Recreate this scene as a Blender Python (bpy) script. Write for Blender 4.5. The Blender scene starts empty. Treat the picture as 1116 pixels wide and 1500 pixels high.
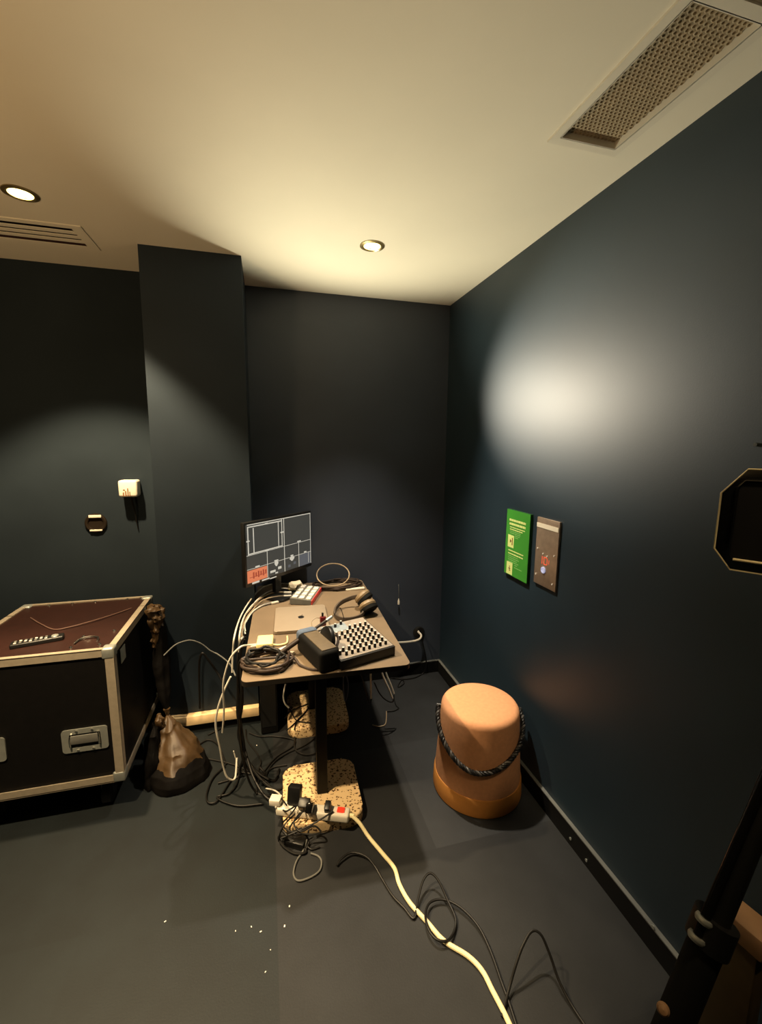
import bpy, bmesh, math, random
from mathutils import Vector, Matrix
random.seed(7)
scn = bpy.context.scene
COL = scn.collection

# ---------------------------------------------------------------- camera, light, exposure
cd = bpy.data.cameras.new('camera')
cam = bpy.data.objects.new('camera', cd); COL.objects.link(cam)
cd.sensor_fit = 'VERTICAL'; cd.sensor_height = 36.0; cd.sensor_width = 36.0
cd.lens = 629.99 / 1500 * 36.0
cd.clip_start = 0.02
CR, CU, CB = (0.96656, -0.2563, 0.00823), (0.03117, 0.1493, 0.9883), (-0.25453, -0.955, 0.1523)
cam.matrix_world = Matrix(((CR[0], CU[0], CB[0], 0), (CR[1], CU[1], CB[1], 0), (CR[2], CU[2], CB[2], 1.67616), (0, 0, 0, 1)))
scn.camera = cam
scn.view_settings.view_transform = 'Standard'
scn.view_settings.look = 'None'
scn.view_settings.exposure = 0.0
scn.view_settings.gamma = 1.0
scn.view_settings.use_curve_mapping = False
w = bpy.data.worlds.new('world'); scn.world = w; w.use_nodes = True
w.node_tree.nodes['Background'].inputs[0].default_value = (0.02, 0.018, 0.015, 1)
w.node_tree.nodes['Background'].inputs[1].default_value = 1.0

ZC = 2.6
XR_ = 1.214
DL_A = (0.511, 2.117)      # downlight over the desk
DL_B = (-0.858, 2.063)     # downlight over the case
DL_C = (-0.92, 1.06)       # next downlight of the row, above the frame
def spot(name, loc, target, power, cone, blend, radius, color):
    l = bpy.data.lights.new(name, 'SPOT'); l.energy = power; l.spot_size = math.radians(cone); l.spot_blend = blend
    l.shadow_soft_size = radius; l.color = color
    o = bpy.data.objects.new(name, l); COL.objects.link(o); o.location = loc
    d = Vector(target) - Vector(loc)
    o.rotation_euler = d.to_track_quat('-Z', 'Y').to_euler()
    return o
WARM = (1.0, 0.74, 0.42)
spot('desk_downlight_lamp', (DL_A[0], DL_A[1], ZC - 0.012), (DL_A[0], DL_A[1], 0), 215, 74, 1.0, 0.03, (1.0, 0.84, 0.62))
spot('case_downlight_lamp', (DL_B[0], DL_B[1], ZC - 0.012), (DL_B[0], DL_B[1], 0), 310, 92, 0.38, 0.025, WARM)
spot('row_downlight_lamp', (DL_C[0], DL_C[1], ZC - 0.012), (DL_C[0], DL_C[1], 0), 400, 75, 0.30, 0.025, WARM)
# added lights without fixtures: ceiling wash above the monitor, warm fill for the left ceiling
spot('ceiling_wash_fill', (0.20, 2.72, 1.30), (0.62, 1.85, 2.6), 120, 84, 0.9, 0.03, (1.0, 0.90, 0.62))
spot('left_ceiling_fill', (-1.7, 0.3, 1.3), (-1.3, 1.2, 2.6), 95, 130, 0.9, 0.15, (1.0, 0.64, 0.30))
spot('sign_fill_beam', (DL_A[0] + 0.02, DL_A[1], ZC - 0.014), (XR_, 1.76, 1.25), 120, 60, 1.0, 0.03, (1.0, 0.88, 0.68))  # added beam to brighten the signs on the right wall
# added light without fixture, makes the glossy patch on the right wall
spot('wall_highlight_fill', (0.25, 2.74, 2.00), (XR_, 1.74, 1.96), 170, 50, 1.0, 0.05, (1.0, 0.88, 0.68))

spot('panel_fill', (0.95, 0.15, ZC - 0.012), (1.03, 0.60, 1.2), 45, 44, 0.6, 0.03, WARM)  # added light off frame for the panel rim and tripod

# ---------------------------------------------------------------- materials
def mat(name, col, rough=0.5, metal=0.0, spec=0.5, noise=0.0, nscale=20.0, bump=0.0, bscale=200.0, emit=None, estr=0.0, coat=0.0, aniso=None):
    m = bpy.data.materials.new(name); m.use_nodes = True
    nt = m.node_tree; b = nt.nodes['Principled BSDF']
    b.inputs['Base Color'].default_value = (*col, 1); b.inputs['Roughness'].default_value = rough
    b.inputs['Metallic'].default_value = metal; b.inputs['Specular IOR Level'].default_value = spec
    b.inputs['Coat Weight'].default_value = coat
    tc = nt.nodes.new('ShaderNodeTexCoord')
    if noise > 0:
        n = nt.nodes.new('ShaderNodeTexNoise'); n.inputs['Scale'].default_value = nscale; n.inputs['Detail'].default_value = 5
        nt.links.new(tc.outputs['Object'], n.inputs['Vector'])
        r = nt.nodes.new('ShaderNodeMapRange'); r.inputs[1].default_value = 0.3; r.inputs[2].default_value = 0.7
        r.inputs[3].default_value = 1 - noise; r.inputs[4].default_value = 1 + noise
        nt.links.new(n.outputs['Fac'], r.inputs[0])
        mx = nt.nodes.new('ShaderNodeVectorMath'); mx.operation = 'SCALE'; mx.inputs[0].default_value = col
        nt.links.new(r.outputs[0], mx.inputs['Scale']); nt.links.new(mx.outputs[0], b.inputs['Base Color'])
    if bump > 0:
        n2 = nt.nodes.new('ShaderNodeTexNoise'); n2.inputs['Scale'].default_value = bscale; n2.inputs['Detail'].default_value = 3
        nt.links.new(tc.outputs['Object'], n2.inputs['Vector'])
        bp = nt.nodes.new('ShaderNodeBump'); bp.inputs['Strength'].default_value = bump; bp.inputs['Distance'].default_value = 0.002
        nt.links.new(n2.outputs['Fac'], bp.inputs['Height']); nt.links.new(bp.outputs[0], b.inputs['Normal'])
    if emit:
        b.inputs['Emission Color'].default_value = (*emit, 1); b.inputs['Emission Strength'].default_value = estr
    return m

M = {}
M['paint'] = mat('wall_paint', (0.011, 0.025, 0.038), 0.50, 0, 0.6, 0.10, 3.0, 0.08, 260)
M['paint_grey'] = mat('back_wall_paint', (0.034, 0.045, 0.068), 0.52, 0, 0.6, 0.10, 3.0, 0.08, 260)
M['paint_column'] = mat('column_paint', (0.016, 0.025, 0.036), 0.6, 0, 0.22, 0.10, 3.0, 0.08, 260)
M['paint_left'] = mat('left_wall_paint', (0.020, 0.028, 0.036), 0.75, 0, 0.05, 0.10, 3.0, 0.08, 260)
M['ceiling'] = mat('ceiling_paint', (0.72, 0.69, 0.60), 0.9, 0, 0.2, 0.03, 2.0, 0.05, 180)
M['skirt'] = mat('skirting_black', (0.004, 0.004, 0.004), 0.6, 0, 0.2, 0.1, 8)
M['skirt_highlight'] = mat('skirting_top_highlight', (0.12, 0.125, 0.12), 0.5, 0, 0.4, 0.1, 8)  # light caught on the black skirting's top, painted in as grey
M['skirt_glow'] = mat('skirting_lamp_glow', (0.85, 0.62, 0.34), 0.5, 0, 0.4, 0.12, 14)  # lamplight on the column skirting painted in as pale orange
M['white_metal'] = mat('white_enamel', (0.66, 0.63, 0.55), 0.5, 0, 0.4, 0.02, 10)
M['grille'] = mat('grille_bronze', (0.34, 0.28, 0.19), 0.6, 0.0, 0.4, 0.1, 30)
M['duct'] = mat('duct_brown', (0.09, 0.07, 0.045), 0.8, 0, 0.1, 0.1, 10)
M['void'] = mat('dark_void', (0.015, 0.010, 0.006), 0.8, 0, 0.1, 0.1, 10)
M['void_purple'] = mat('vent_slot_dark', (0.035, 0.018, 0.02), 0.8, 0, 0.1, 0.1, 10)
M['ring'] = mat('downlight_rim', (0.30, 0.24, 0.12), 0.35, 0.8, 0.5, 0.05, 10)
M['bulb'] = mat('lit_lamp', (1, 0.9, 0.6), 0.5, emit=(1.0, 0.78, 0.32), estr=3.0)
M['bulb_bright'] = mat('lit_lamp_bright', (1, 0.9, 0.6), 0.5, emit=(1.0, 0.80, 0.38), estr=6.0)
M['alu'] = mat('brushed_aluminium', (0.55, 0.47, 0.36), 0.45, 0.6, 0.5, 0.08, 40, 0.1, 150)
M['alu_grey'] = mat('pressed_steel', (0.42, 0.44, 0.41), 0.45, 0.7, 0.5, 0.08, 30)
M['case_black'] = mat('case_black_laminate', (0.003, 0.0026, 0.0026), 0.6, 0, 0.2, 0.2, 30, 0.1, 300)
M['case_top'] = mat('case_top_brown_board', (0.019, 0.0050, 0.0028), 0.45, 0, 0.5, 0.15, 25, 0.1, 300)
M['chrome'] = mat('chrome', (0.75, 0.72, 0.66), 0.2, 1.0)
M['black_plastic'] = mat('black_plastic', (0.006, 0.006, 0.006), 0.42, 0, 0.5, 0.1, 30)
M['black_matt'] = mat('black_matt', (0.0035, 0.0035, 0.0035), 0.75, 0, 0.2, 0.1, 30)
M['black_gloss'] = mat('black_gloss', (0.004, 0.004, 0.004), 0.12, 0, 0.5, 0.05, 30)
M['rubber'] = mat('black_cable_rubber', (0.006, 0.0055, 0.005), 0.5, 0, 0.3, 0.1, 60)
M['brown_cable'] = mat('dark_brown_cable_jacket', (0.030, 0.019, 0.014), 0.45, 0, 0.4, 0.1, 60)
M['tan_cable'] = mat('beige_cable_jacket', (0.30, 0.23, 0.15), 0.4, 0, 0.5, 0.06, 60)
M['white_cable'] = mat('white_cable_jacket', (0.60, 0.57, 0.50), 0.4, 0, 0.5, 0.04, 60)
M['cream_cord'] = mat('cream_cord_jacket', (0.86, 0.76, 0.45), 0.4, 0, 0.5, 0.04, 60)
M['white_plastic'] = mat('white_plastic', (0.78, 0.73, 0.62), 0.4, 0, 0.5, 0.03, 20)
M['yellow_plastic'] = mat('pale_yellow_plastic', (0.82, 0.72, 0.34), 0.45, 0, 0.5, 0.03, 20)
M['table_top'] = mat('tabletop_laminate', (0.165, 0.122, 0.080), 0.5, 0, 0.4, 0.06, 12, 0.05, 300)
M['table_edge'] = mat('tabletop_edge_shade', (0.010, 0.008, 0.006), 0.6, 0, 0.3, 0.1, 20)  # shade on the tabletop's edge painted in as near-black
M['post'] = mat('black_steel_post', (0.0035, 0.0035, 0.0035), 0.6, 0.0, 0.2, 0.1, 30)
M['laptop'] = mat('laptop_aluminium', (0.34, 0.28, 0.215), 0.45, 0.3, 0.5, 0.02, 30)
M['panel_tan'] = mat('mixer_panel', (0.27, 0.235, 0.20), 0.5, 0, 0.4, 0.05, 40)
M['panel_blue'] = mat('mixer_blue_strip', (0.24, 0.29, 0.33), 0.45, 0, 0.4, 0.05, 40)
M['cap_white'] = mat('knob_cap_white', (0.68, 0.64, 0.58), 0.45, 0, 0.4, 0.03, 40)
M['blue_grey'] = mat('blue_grey_cloth', (0.10, 0.135, 0.20), 0.8, 0, 0.3, 0.15, 60, 0.3, 500)
M['beige_trim'] = mat('beige_trim', (0.11, 0.085, 0.055), 0.6, 0, 0.3, 0.1, 40)
M['red_plastic'] = mat('red_plastic', (0.55, 0.03, 0.03), 0.4, 0, 0.5, 0.05, 40)
M['dark_red'] = mat('dark_red_plastic', (0.16, 0.012, 0.014), 0.4, 0, 0.5, 0.05, 40)
M['hp_tan'] = mat('earcup_tan', (0.21, 0.15, 0.085), 0.5, 0, 0.4, 0.1, 30)  # tan of the shell itself
M['hp_band'] = mat('headband_brown', (0.07, 0.054, 0.042), 0.5, 0, 0.4, 0.1, 30)
M['paper'] = mat('crumpled_paper', (0.80, 0.70, 0.52), 0.8, 0, 0.2, 0.05, 30)
M['stool'] = mat('stool_peach_fabric', (0.66, 0.32, 0.16), 0.85, 0, 0.25, 0.06, 60, 0.25, 900)
M['stool_base'] = mat('stool_ochre_base', (0.50, 0.21, 0.045), 0.6, 0, 0.35, 0.05, 30)
M['rope'] = mat('rope_black', (0.006, 0.0055, 0.0055), 0.45, 0, 0.4, 0.15, 80)
M['rope_glint'] = mat('rope_glint_strand', (0.05, 0.045, 0.04), 0.5, 0, 0.5, 0.15, 80)  # highlights on the rope's twist painted in as one paler strand
M['green'] = mat('sign_green', (0.055, 0.30, 0.035), 0.45, 0, 0.4, 0.04, 20)
M['green_edge'] = mat('sign_edge_green', (0.01, 0.07, 0.015), 0.6, 0, 0.3, 0.04, 20)
M['sign_yellow'] = mat('sign_pale_yellow', (0.72, 0.80, 0.30), 0.5, 0, 0.3, 0.03, 30)
M['sign_mid'] = mat('sign_soft_green_text', (0.22, 0.50, 0.14), 0.5, 0, 0.3, 0.03, 30)
M['icon_brown'] = mat('sign_icon_brown', (0.20, 0.08, 0.02), 0.5, 0, 0.3, 0.05, 30)
M['bronze'] = mat('brushed_steel_plate', (0.50, 0.37, 0.27), 0.34, 0.6, 0.5, 0.12, 30)
M['red_lit'] = mat('lit_red_digits', (0.5, 0.05, 0.02), 0.5, emit=(1.0, 0.13, 0.05), estr=0.75)
M['blue_lit'] = mat('lit_button_ring', (0.4, 0.42, 0.6), 0.4, emit=(0.62, 0.66, 1.0), estr=0.35)
M['strip_pale'] = mat('plate_pale_strip', (0.90, 0.82, 0.66), 0.4)  # even pale band near the plate's top
M['gold_lamplight'] = mat('rim_lamplight', (0.80, 0.68, 0.40), 0.35, 0.5, 0.5, 0.05, 30)  # lamplight on the black panel's edges painted in as gold
M['dust'] = mat('paper_scrap', (0.75, 0.73, 0.70), 0.8, 0, 0.2, 0.05, 30)
M['cloth'] = mat('brown_satin_cloth', (0.046, 0.0255, 0.0095), 0.5, 0, 0.35, 0.25, 14, 0.25, 60)
M['cloth_dark'] = mat('dark_satin_cloth', (0.0028, 0.0024, 0.0022), 0.7, 0, 0.05, 0.25, 14, 0.25, 60)  # near-black cloth; on the hem it stands for shade
M['wood_box'] = mat('plywood_brown', (0.28, 0.16, 0.08), 0.6, 0, 0.3, 0.15, 18)
M['wood_dark'] = mat('dark_olive_wood', (0.055, 0.036, 0.012), 0.6, 0, 0.3, 0.15, 18)
M['grey_foam'] = mat('grey_patch', (0.13, 0.13, 0.12), 0.6, 0, 0.3, 0.1, 30)

def terrazzo():
    m = bpy.data.materials.new('cork_terrazzo'); m.use_nodes = True; nt = m.node_tree; b = nt.nodes['Principled BSDF']
    tc = nt.nodes.new('ShaderNodeTexCoord')
    dn = nt.nodes.new('ShaderNodeTexNoise'); dn.inputs['Scale'].default_value = 75
    nt.links.new(tc.outputs['Object'], dn.inputs['Vector'])
    ad = nt.nodes.new('ShaderNodeVectorMath'); ad.operation = 'MULTIPLY_ADD'
    nt.links.new(dn.outputs['Color'], ad.inputs[0]); ad.inputs[1].default_value = (0.022, 0.022, 0.022)
    nt.links.new(tc.outputs['Object'], ad.inputs[2])
    v = nt.nodes.new('ShaderNodeTexVoronoi'); v.inputs['Scale'].default_value = 68; nt.links.new(ad.outputs[0], v.inputs['Vector'])
    cr = nt.nodes.new('ShaderNodeValToRGB'); cr.color_ramp.interpolation = 'CONSTANT'
    e = cr.color_ramp.elements; e[0].position = 0; e[0].color = (0.10, 0.045, 0.015, 1)
    e[1].position = 0.29; e[1].color = (0.62, 0.42, 0.20, 1)
    x = e.new(0.38); x.color = (0.72, 0.52, 0.28, 1)
    nt.links.new(v.outputs['Distance'], cr.inputs[0])
    v2 = nt.nodes.new('ShaderNodeTexVoronoi'); v2.inputs['Scale'].default_value = 36; nt.links.new(ad.outputs[0], v2.inputs['Vector'])
    gt = nt.nodes.new('ShaderNodeMath'); gt.operation = 'LESS_THAN'; gt.inputs[1].default_value = 0.23
    nt.links.new(v2.outputs['Distance'], gt.inputs[0])
    mx = nt.nodes.new('ShaderNodeMixRGB'); mx.inputs[2].default_value = (0.09, 0.04, 0.015, 1)
    nt.links.new(gt.outputs[0], mx.inputs[0]); nt.links.new(cr.outputs[0], mx.inputs[1])
    nt.links.new(mx.outputs[0], b.inputs['Base Color']); b.inputs['Roughness'].default_value = 0.7
    return m
M['terrazzo'] = terrazzo()

def floor_mat():
    # large vinyl tiles laid with their grain turned; another batch right of the seam, and lamplight painted lighter right of the desk
    m = bpy.data.materials.new('floor_dark_vinyl_tiles'); m.use_nodes = True; nt = m.node_tree; b = nt.nodes['Principled BSDF']
    N = nt.nodes.new; L = nt.links.new
    tc = N('ShaderNodeTexCoord'); sep = N('ShaderNodeSeparateXYZ'); L(tc.outputs['Object'], sep.inputs[0])
    def math_(op, a, c=None):
        n = N('ShaderNodeMath'); n.operation = op
        for i, v in enumerate((a, c)):
            if v is None: continue
            if isinstance(v, (int, float)): n.inputs[i].default_value = v
            else: L(v, n.inputs[i])
        return n.outputs[0]
    tx = math_('FLOOR', math_('DIVIDE', math_('ADD', sep.outputs[0], 0.012), 0.655))
    ty = math_('FLOOR', math_('DIVIDE', math_('SUBTRACT', sep.outputs[1], 1.46), 0.655))
    cb = N('ShaderNodeCombineXYZ'); L(tx, cb.inputs[0]); L(ty, cb.inputs[1])
    wn = N('ShaderNodeTexWhiteNoise'); wn.noise_dimensions = '2D'; L(cb.outputs[0], wn.inputs['Vector'])
    n1 = N('ShaderNodeTexNoise'); n1.inputs['Scale'].default_value = 2.6; n1.inputs['Detail'].default_value = 6; n1.inputs['Roughness'].default_value = 0.6
    L(tc.outputs['Object'], n1.inputs['Vector'])
    n2 = N('ShaderNodeTexNoise'); n2.inputs['Scale'].default_value = 170; n2.inputs['Detail'].default_value = 3
    L(tc.outputs['Object'], n2.inputs['Vector'])
    k = math_('ADD', math_('MULTIPLY', wn.outputs['Value'], 0.8), 0.15)
    k = math_('ADD', k, math_('SUBTRACT', math_('MULTIPLY', n1.outputs['Fac'], 2.2), 0.65))
    k = math_('ADD', k, math_('MULTIPLY', n2.outputs['Fac'], 0.18))
    left = math_('LESS_THAN', sep.outputs[0], -0.012)
    mx = N('ShaderNodeMixRGB'); L(left, mx.inputs[0]); mx.inputs[1].default_value = (0.0100, 0.0110, 0.0125, 1); mx.inputs[2].default_value = (0.0047, 0.0078, 0.0092, 1)
    back = math_('MULTIPLY', math_('GREATER_THAN', sep.outputs[1], 1.46), math_('GREATER_THAN', sep.outputs[0], 0.643))  # downlight's pool of light painted in as lighter tiles
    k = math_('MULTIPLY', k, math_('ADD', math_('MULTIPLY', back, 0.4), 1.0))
    sc = N('ShaderNodeVectorMath'); sc.operation = 'SCALE'; L(mx.outputs[0], sc.inputs[0]); L(k, sc.inputs['Scale'])
    L(sc.outputs[0], b.inputs['Base Color']); b.inputs['Roughness'].default_value = 0.62; b.inputs['Specular IOR Level'].default_value = 0.35
    bp = N('ShaderNodeBump'); bp.inputs['Strength'].default_value = 0.15; bp.inputs['Distance'].default_value = 0.002
    L(n2.outputs['Fac'], bp.inputs['Height']); L(bp.outputs[0], b.inputs['Normal'])
    return m
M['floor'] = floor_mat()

# ---------------------------------------------------------------- mesh helpers
def catmull(pts, n=8, closed=False):
    P = [Vector(p) for p in pts]
    if len(P) < 3 and not closed: return P
    out = []; k = len(P)
    rng = range(k) if closed else range(k - 1)
    for i in rng:
        p1, p2 = P[i], P[(i + 1) % k]
        p0 = P[i - 1] if (closed or i > 0) else p1 * 2 - p2
        p3 = P[(i + 2) % k] if (closed or i + 2 < k) else p2 * 2 - p1
        for j in range(n):
            t = j / n; t2 = t * t; t3 = t2 * t
            out.append(0.5 * ((2 * p1) + (p2 - p0) * t + (2 * p0 - 5 * p1 + 4 * p2 - p3) * t2 + (3 * p1 - p0 - 3 * p2 + p3) * t3))
    if not closed: out.append(P[-1])
    return out

class B:
    """collects shapes; build() links them as ONE mesh object, in the frame of its parent"""
    def __init__(s): s.bm = bmesh.new(); s.mats = []; s.mi = 0
    def use(s, m):
        if m not in s.mats: s.mats.append(m)
        s.mi = s.mats.index(m); return s
    def _fin(s, faces, smooth=False):
        for f in faces: f.material_index = s.mi; f.smooth = smooth
    def verts_faces(s, vs, fs, T=None, smooth=False):
        bv = [s.bm.verts.new((T @ Vector(v)) if T else Vector(v)) for v in vs]
        out = []
        for f in fs:
            try: out.append(s.bm.faces.new([bv[i] for i in f]))
            except ValueError: pass
        s._fin(out, smooth); return s
    def box(s, lo, hi, T=None, bevel=0.0, seg=2):
        tb = bmesh.new(); bmesh.ops.create_cube(tb, size=1)
        c = [(a + b) / 2 for a, b in zip(lo, hi)]; d = [abs(b - a) for a, b in zip(lo, hi)]
        for v in tb.verts: v.co = Vector((v.co.x * d[0] + c[0], v.co.y * d[1] + c[1], v.co.z * d[2] + c[2]))
        if bevel > 0: bmesh.ops.bevel(tb, geom=tb.edges[:], offset=min(bevel, min(d) * 0.49), segments=seg, profile=0.5, affect='EDGES')
        return s._merge(tb, T, smooth=False)
    def _merge(s, tb, T=None, smooth=False):
        tb.verts.index_update(); mp = {}
        for v in tb.verts: mp[v.index] = s.bm.verts.new((T @ v.co) if T else v.co)
        fs = []
        for f in tb.faces:
            try: fs.append(s.bm.faces.new([mp[v.index] for v in f.verts]))
            except ValueError: pass
        s._fin(fs, smooth); tb.free(); return s
    def prism(s, poly, z0, z1, T=None, bevel=0.0, seg=2):
        tb = bmesh.new()
        lo = [tb.verts.new((x, y, z0)) for x, y in poly]; hi = [tb.verts.new((x, y, z1)) for x, y in poly]
        n = len(poly); tb.faces.new(lo[::-1]); tb.faces.new(hi)
        for i in range(n): tb.faces.new((lo[i], lo[(i + 1) % n], hi[(i + 1) % n], hi[i]))
        if bevel > 0:
            es = [e for e in tb.edges if abs(e.verts[0].co.z - e.verts[1].co.z) < 1e-6]
            bmesh.ops.bevel(tb, geom=es, offset=bevel, segments=seg, profile=0.5, affect='EDGES')
        return s._merge(tb, T)
    def lathe(s, prof, seg=32, T=None, smooth=True, cap=True):
        vs, fs = [], []; n = len(prof)
        for k in range(seg):
            a = 2 * math.pi * k / seg
            for r, z in prof: vs.append((r * math.cos(a), r * math.sin(a), z))
        for k in range(seg):
            k2 = (k + 1) % seg
            for i in range(n - 1): fs.append((k * n + i, k2 * n + i, k2 * n + i + 1, k * n + i + 1))
        if cap:
            if prof[0][0] > 1e-6: fs.append([k * n for k in range(seg)][::-1])
            if prof[-1][0] > 1e-6: fs.append([k * n + n - 1 for k in range(seg)])
        s.verts_faces(vs, fs, T, smooth); return s
    def cyl(s, r, z0, z1, T=None, seg=20, r2=None):
        r2 = r if r2 is None else r2
        tb = bmesh.new(); a = []; b = []
        for k in range(seg):
            t = 2 * math.pi * k / seg
            a.append(tb.verts.new((r * math.cos(t), r * math.sin(t), z0))); b.append(tb.verts.new((r2 * math.cos(t), r2 * math.sin(t), z1)))
        tb.faces.new(a[::-1]); tb.faces.new(b)
        for k in range(seg): tb.faces.new((a[k], a[(k + 1) % seg], b[(k + 1) % seg], b[k]))
        return s._merge(tb, T, smooth=True)
    def tube(s, pts, r, seg=8, n=8, closed=False, smooth_path=True, taper=None):
        P = catmull(pts, n, closed) if smooth_path else [Vector(p) for p in pts]
        k = len(P); vs, fs = [], []
        up = None
        for i in range(k):
            d = (P[(i + 1) % k] - P[i - 1]) if closed else (P[min(i + 1, k - 1)] - P[max(i - 1, 0)])
            if d.length < 1e-9: d = Vector((0, 0, 1))
            d.normalize()
            if up is None:
                up = Vector((0, 0, 1)) if abs(d.z) < 0.9 else Vector((1, 0, 0))
            up = up - d * up.dot(d)
            if up.length < 1e-6: up = d.orthogonal()
            up.normalize(); sd = d.cross(up)
            rr = r if taper is None else r * taper(i / max(1, k - 1))
            for j in range(seg):
                a = 2 * math.pi * j / seg
                vs.append(P[i] + up * (math.cos(a) * rr) + sd * (math.sin(a) * rr))
        last = k if closed else k - 1
        for i in range(last):
            i2 = (i + 1) % k
            for j in range(seg):
                j2 = (j + 1) % seg
                fs.append((i * seg + j, i * seg + j2, i2 * seg + j2, i2 * seg + j))
        if not closed:
            fs.append(list(range(seg))[::-1]); fs.append([(k - 1) * seg + j for j in range(seg)])
        s.verts_faces(vs, fs, None, True); return s
    def build(s, name, m, parent=None, world=False, sharp=35):
        """world=True: shapes were given in room coordinates; otherwise in the parent's frame"""
        if m is not None and not s.mats: s.mats = [m]
        bmesh.ops.recalc_face_normals(s.bm, faces=s.bm.faces[:])
        if world and parent is not None: s.bm.transform(frame(parent).inverted())
        me = bpy.data.meshes.new(name); s.bm.to_mesh(me); s.bm.free()
        for mm in s.mats: me.materials.append(mm)
        me.set_sharp_from_angle(angle=math.radians(sharp))
        for pl in me.polygons: pl.use_smooth = True
        o = bpy.data.objects.new(name, me); COL.objects.link(o)
        if parent is not None: o.parent = parent
        return o

def frame(o):
    Mx = Matrix.Identity(4)
    while o is not None:
        Mx = Matrix.LocRotScale(o.location, o.rotation_euler, None) @ Mx; o = o.parent
    return Mx
def tag(o, label, cat, group=None):
    o['label'] = label; o['category'] = cat
    if group: o['group'] = group
    return o
def thing(name, label, cat, loc=(0, 0, 0), rz=0.0, group=None, rot=None):
    o = bpy.data.objects.new(name, None); COL.objects.link(o); o.location = loc
    o.rotation_euler = rot if rot else (0, 0, rz)
    o.empty_display_size = 0.05
    return tag(o, label, cat, group)
def struct(name, b, m, parent=None):
    o = b.build(name, m, parent)
    if parent is None: o['kind'] = 'structure'
    return o
def aim(p, q):
    """frame at p with +Z towards q"""
    d = Vector(q) - Vector(p)
    return Matrix.Translation(Vector(p)) @ d.to_track_quat('Z', 'Y').to_matrix().to_4x4()
def rounded(w, d, r, n=6, cx=0, cy=0):
    out = []
    for sx, sy, a0 in ((1, 1, 0), (-1, 1, 90), (-1, -1, 180), (1, -1, 270)):
        for k in range(n + 1):
            a = math.radians(a0 + 90 * k / n)
            out.append((cx + sx * (w / 2 - r) + r * math.cos(a), cy + sy * (d / 2 - r) + r * math.sin(a)))
    return out
TRX = Matrix.Rotation(math.radians(90), 4, 'Y')   # +Z -> +X
TRY = Matrix.Rotation(math.radians(-90), 4, 'X')  # +Z -> +Y

# ---------------------------------------------------------------- the room
XR, YB = 1.214, 2.815
XL, YF = -3.0, -1.7
YL = 2.765                       # wall behind the case
CXL, CXR = -0.585, -0.090        # column sides
CYT, CYB = 2.400, 2.535          # column face at the ceiling / at the floor
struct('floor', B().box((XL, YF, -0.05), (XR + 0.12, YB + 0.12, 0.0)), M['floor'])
# ceiling with openings for the vents and the downlights
VA = (0.885, 1.080, 0.845, 1.262)          # return air grille opening
VB = (-1.75, -0.785, 2.312, 2.492)          # slot diffuser opening
holes = [VA, VB] + [(x - 0.038, x + 0.038, y - 0.038, y + 0.038) for x, y in (DL_A, DL_B, DL_C)]
xs = sorted(set([XL, XR + 0.12] + [h[0] for h in holes] + [h[1] for h in holes]))
ys = sorted(set([YF, YB + 0.12] + [h[2] for h in holes] + [h[3] for h in holes]))
cb = B()
for i in range(len(xs) - 1):
    for j in range(len(ys) - 1):
        mx, my = (xs[i] + xs[i + 1]) / 2, (ys[j] + ys[j + 1]) / 2
        if any(h[0] < mx < h[1] and h[2] < my < h[3] for h in holes): continue
        cb.verts_faces([(xs[i], ys[j], ZC), (xs[i], ys[j + 1], ZC), (xs[i + 1], ys[j + 1], ZC), (xs[i + 1], ys[j], ZC)], [(0, 1, 2, 3)])
bmesh.ops.remove_doubles(cb.bm, verts=cb.bm.verts[:], dist=1e-5)
ret = bmesh.ops.extrude_face_region(cb.bm, geom=cb.bm.faces[:])
for v in [g for g in ret['geom'] if isinstance(g, bmesh.types.BMVert)]: v.co.z += 0.09
struct('ceiling', cb, M['ceiling'])
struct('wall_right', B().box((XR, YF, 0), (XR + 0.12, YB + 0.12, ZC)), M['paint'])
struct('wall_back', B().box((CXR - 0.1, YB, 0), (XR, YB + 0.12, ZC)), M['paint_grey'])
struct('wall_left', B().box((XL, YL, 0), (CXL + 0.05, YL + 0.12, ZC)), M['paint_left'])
struct('wall_front', B().box((XL, YF - 0.12, 0), (XR + 0.12, YF, ZC)), M['paint'])
struct('wall_side', B().box((XL - 0.12, YF - 0.12, 0), (XL, YL + 0.12, ZC)), M['paint'])
cxt = -0.550
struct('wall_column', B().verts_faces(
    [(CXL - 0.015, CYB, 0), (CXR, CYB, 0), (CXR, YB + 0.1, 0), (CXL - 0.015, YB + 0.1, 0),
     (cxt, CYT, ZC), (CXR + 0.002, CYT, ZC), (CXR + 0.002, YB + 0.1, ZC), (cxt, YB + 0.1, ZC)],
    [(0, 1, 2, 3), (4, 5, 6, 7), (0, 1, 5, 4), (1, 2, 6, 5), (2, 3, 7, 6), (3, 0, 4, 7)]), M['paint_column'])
def baseboard(name, lo, hi, top_lo, top_hi):
    o = struct(name, B().box(lo, hi), M['skirt'])
    t = B().box(top_lo, top_hi).build('lit_top_edge', M['skirt_highlight'], o)
    return o
HS = 0.088
bb = baseboard('baseboard_right', (XR - 0.014, YF, 0), (XR, YB, HS), (XR - 0.016, YF, HS), (XR, YB, HS + 0.005))
for (yy, zz) in ((1.33, 0.035), (1.235, 0.03), (0.93, 0.098)):
    B().cyl(0.006, 0, 0.003, Matrix.Translation((XR - 0.0145, yy, zz)) @ Matrix.Rotation(math.radians(-90), 4, 'Y'), 12).build('screw', M['alu_grey'], bb)
baseboard('baseboard_back', (CXR + 0.003, YB - 0.014, 0), (XR - 0.017, YB, HS), (CXR + 0.003, YB - 0.016, HS), (XR - 0.017, YB, HS + 0.005))
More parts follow.
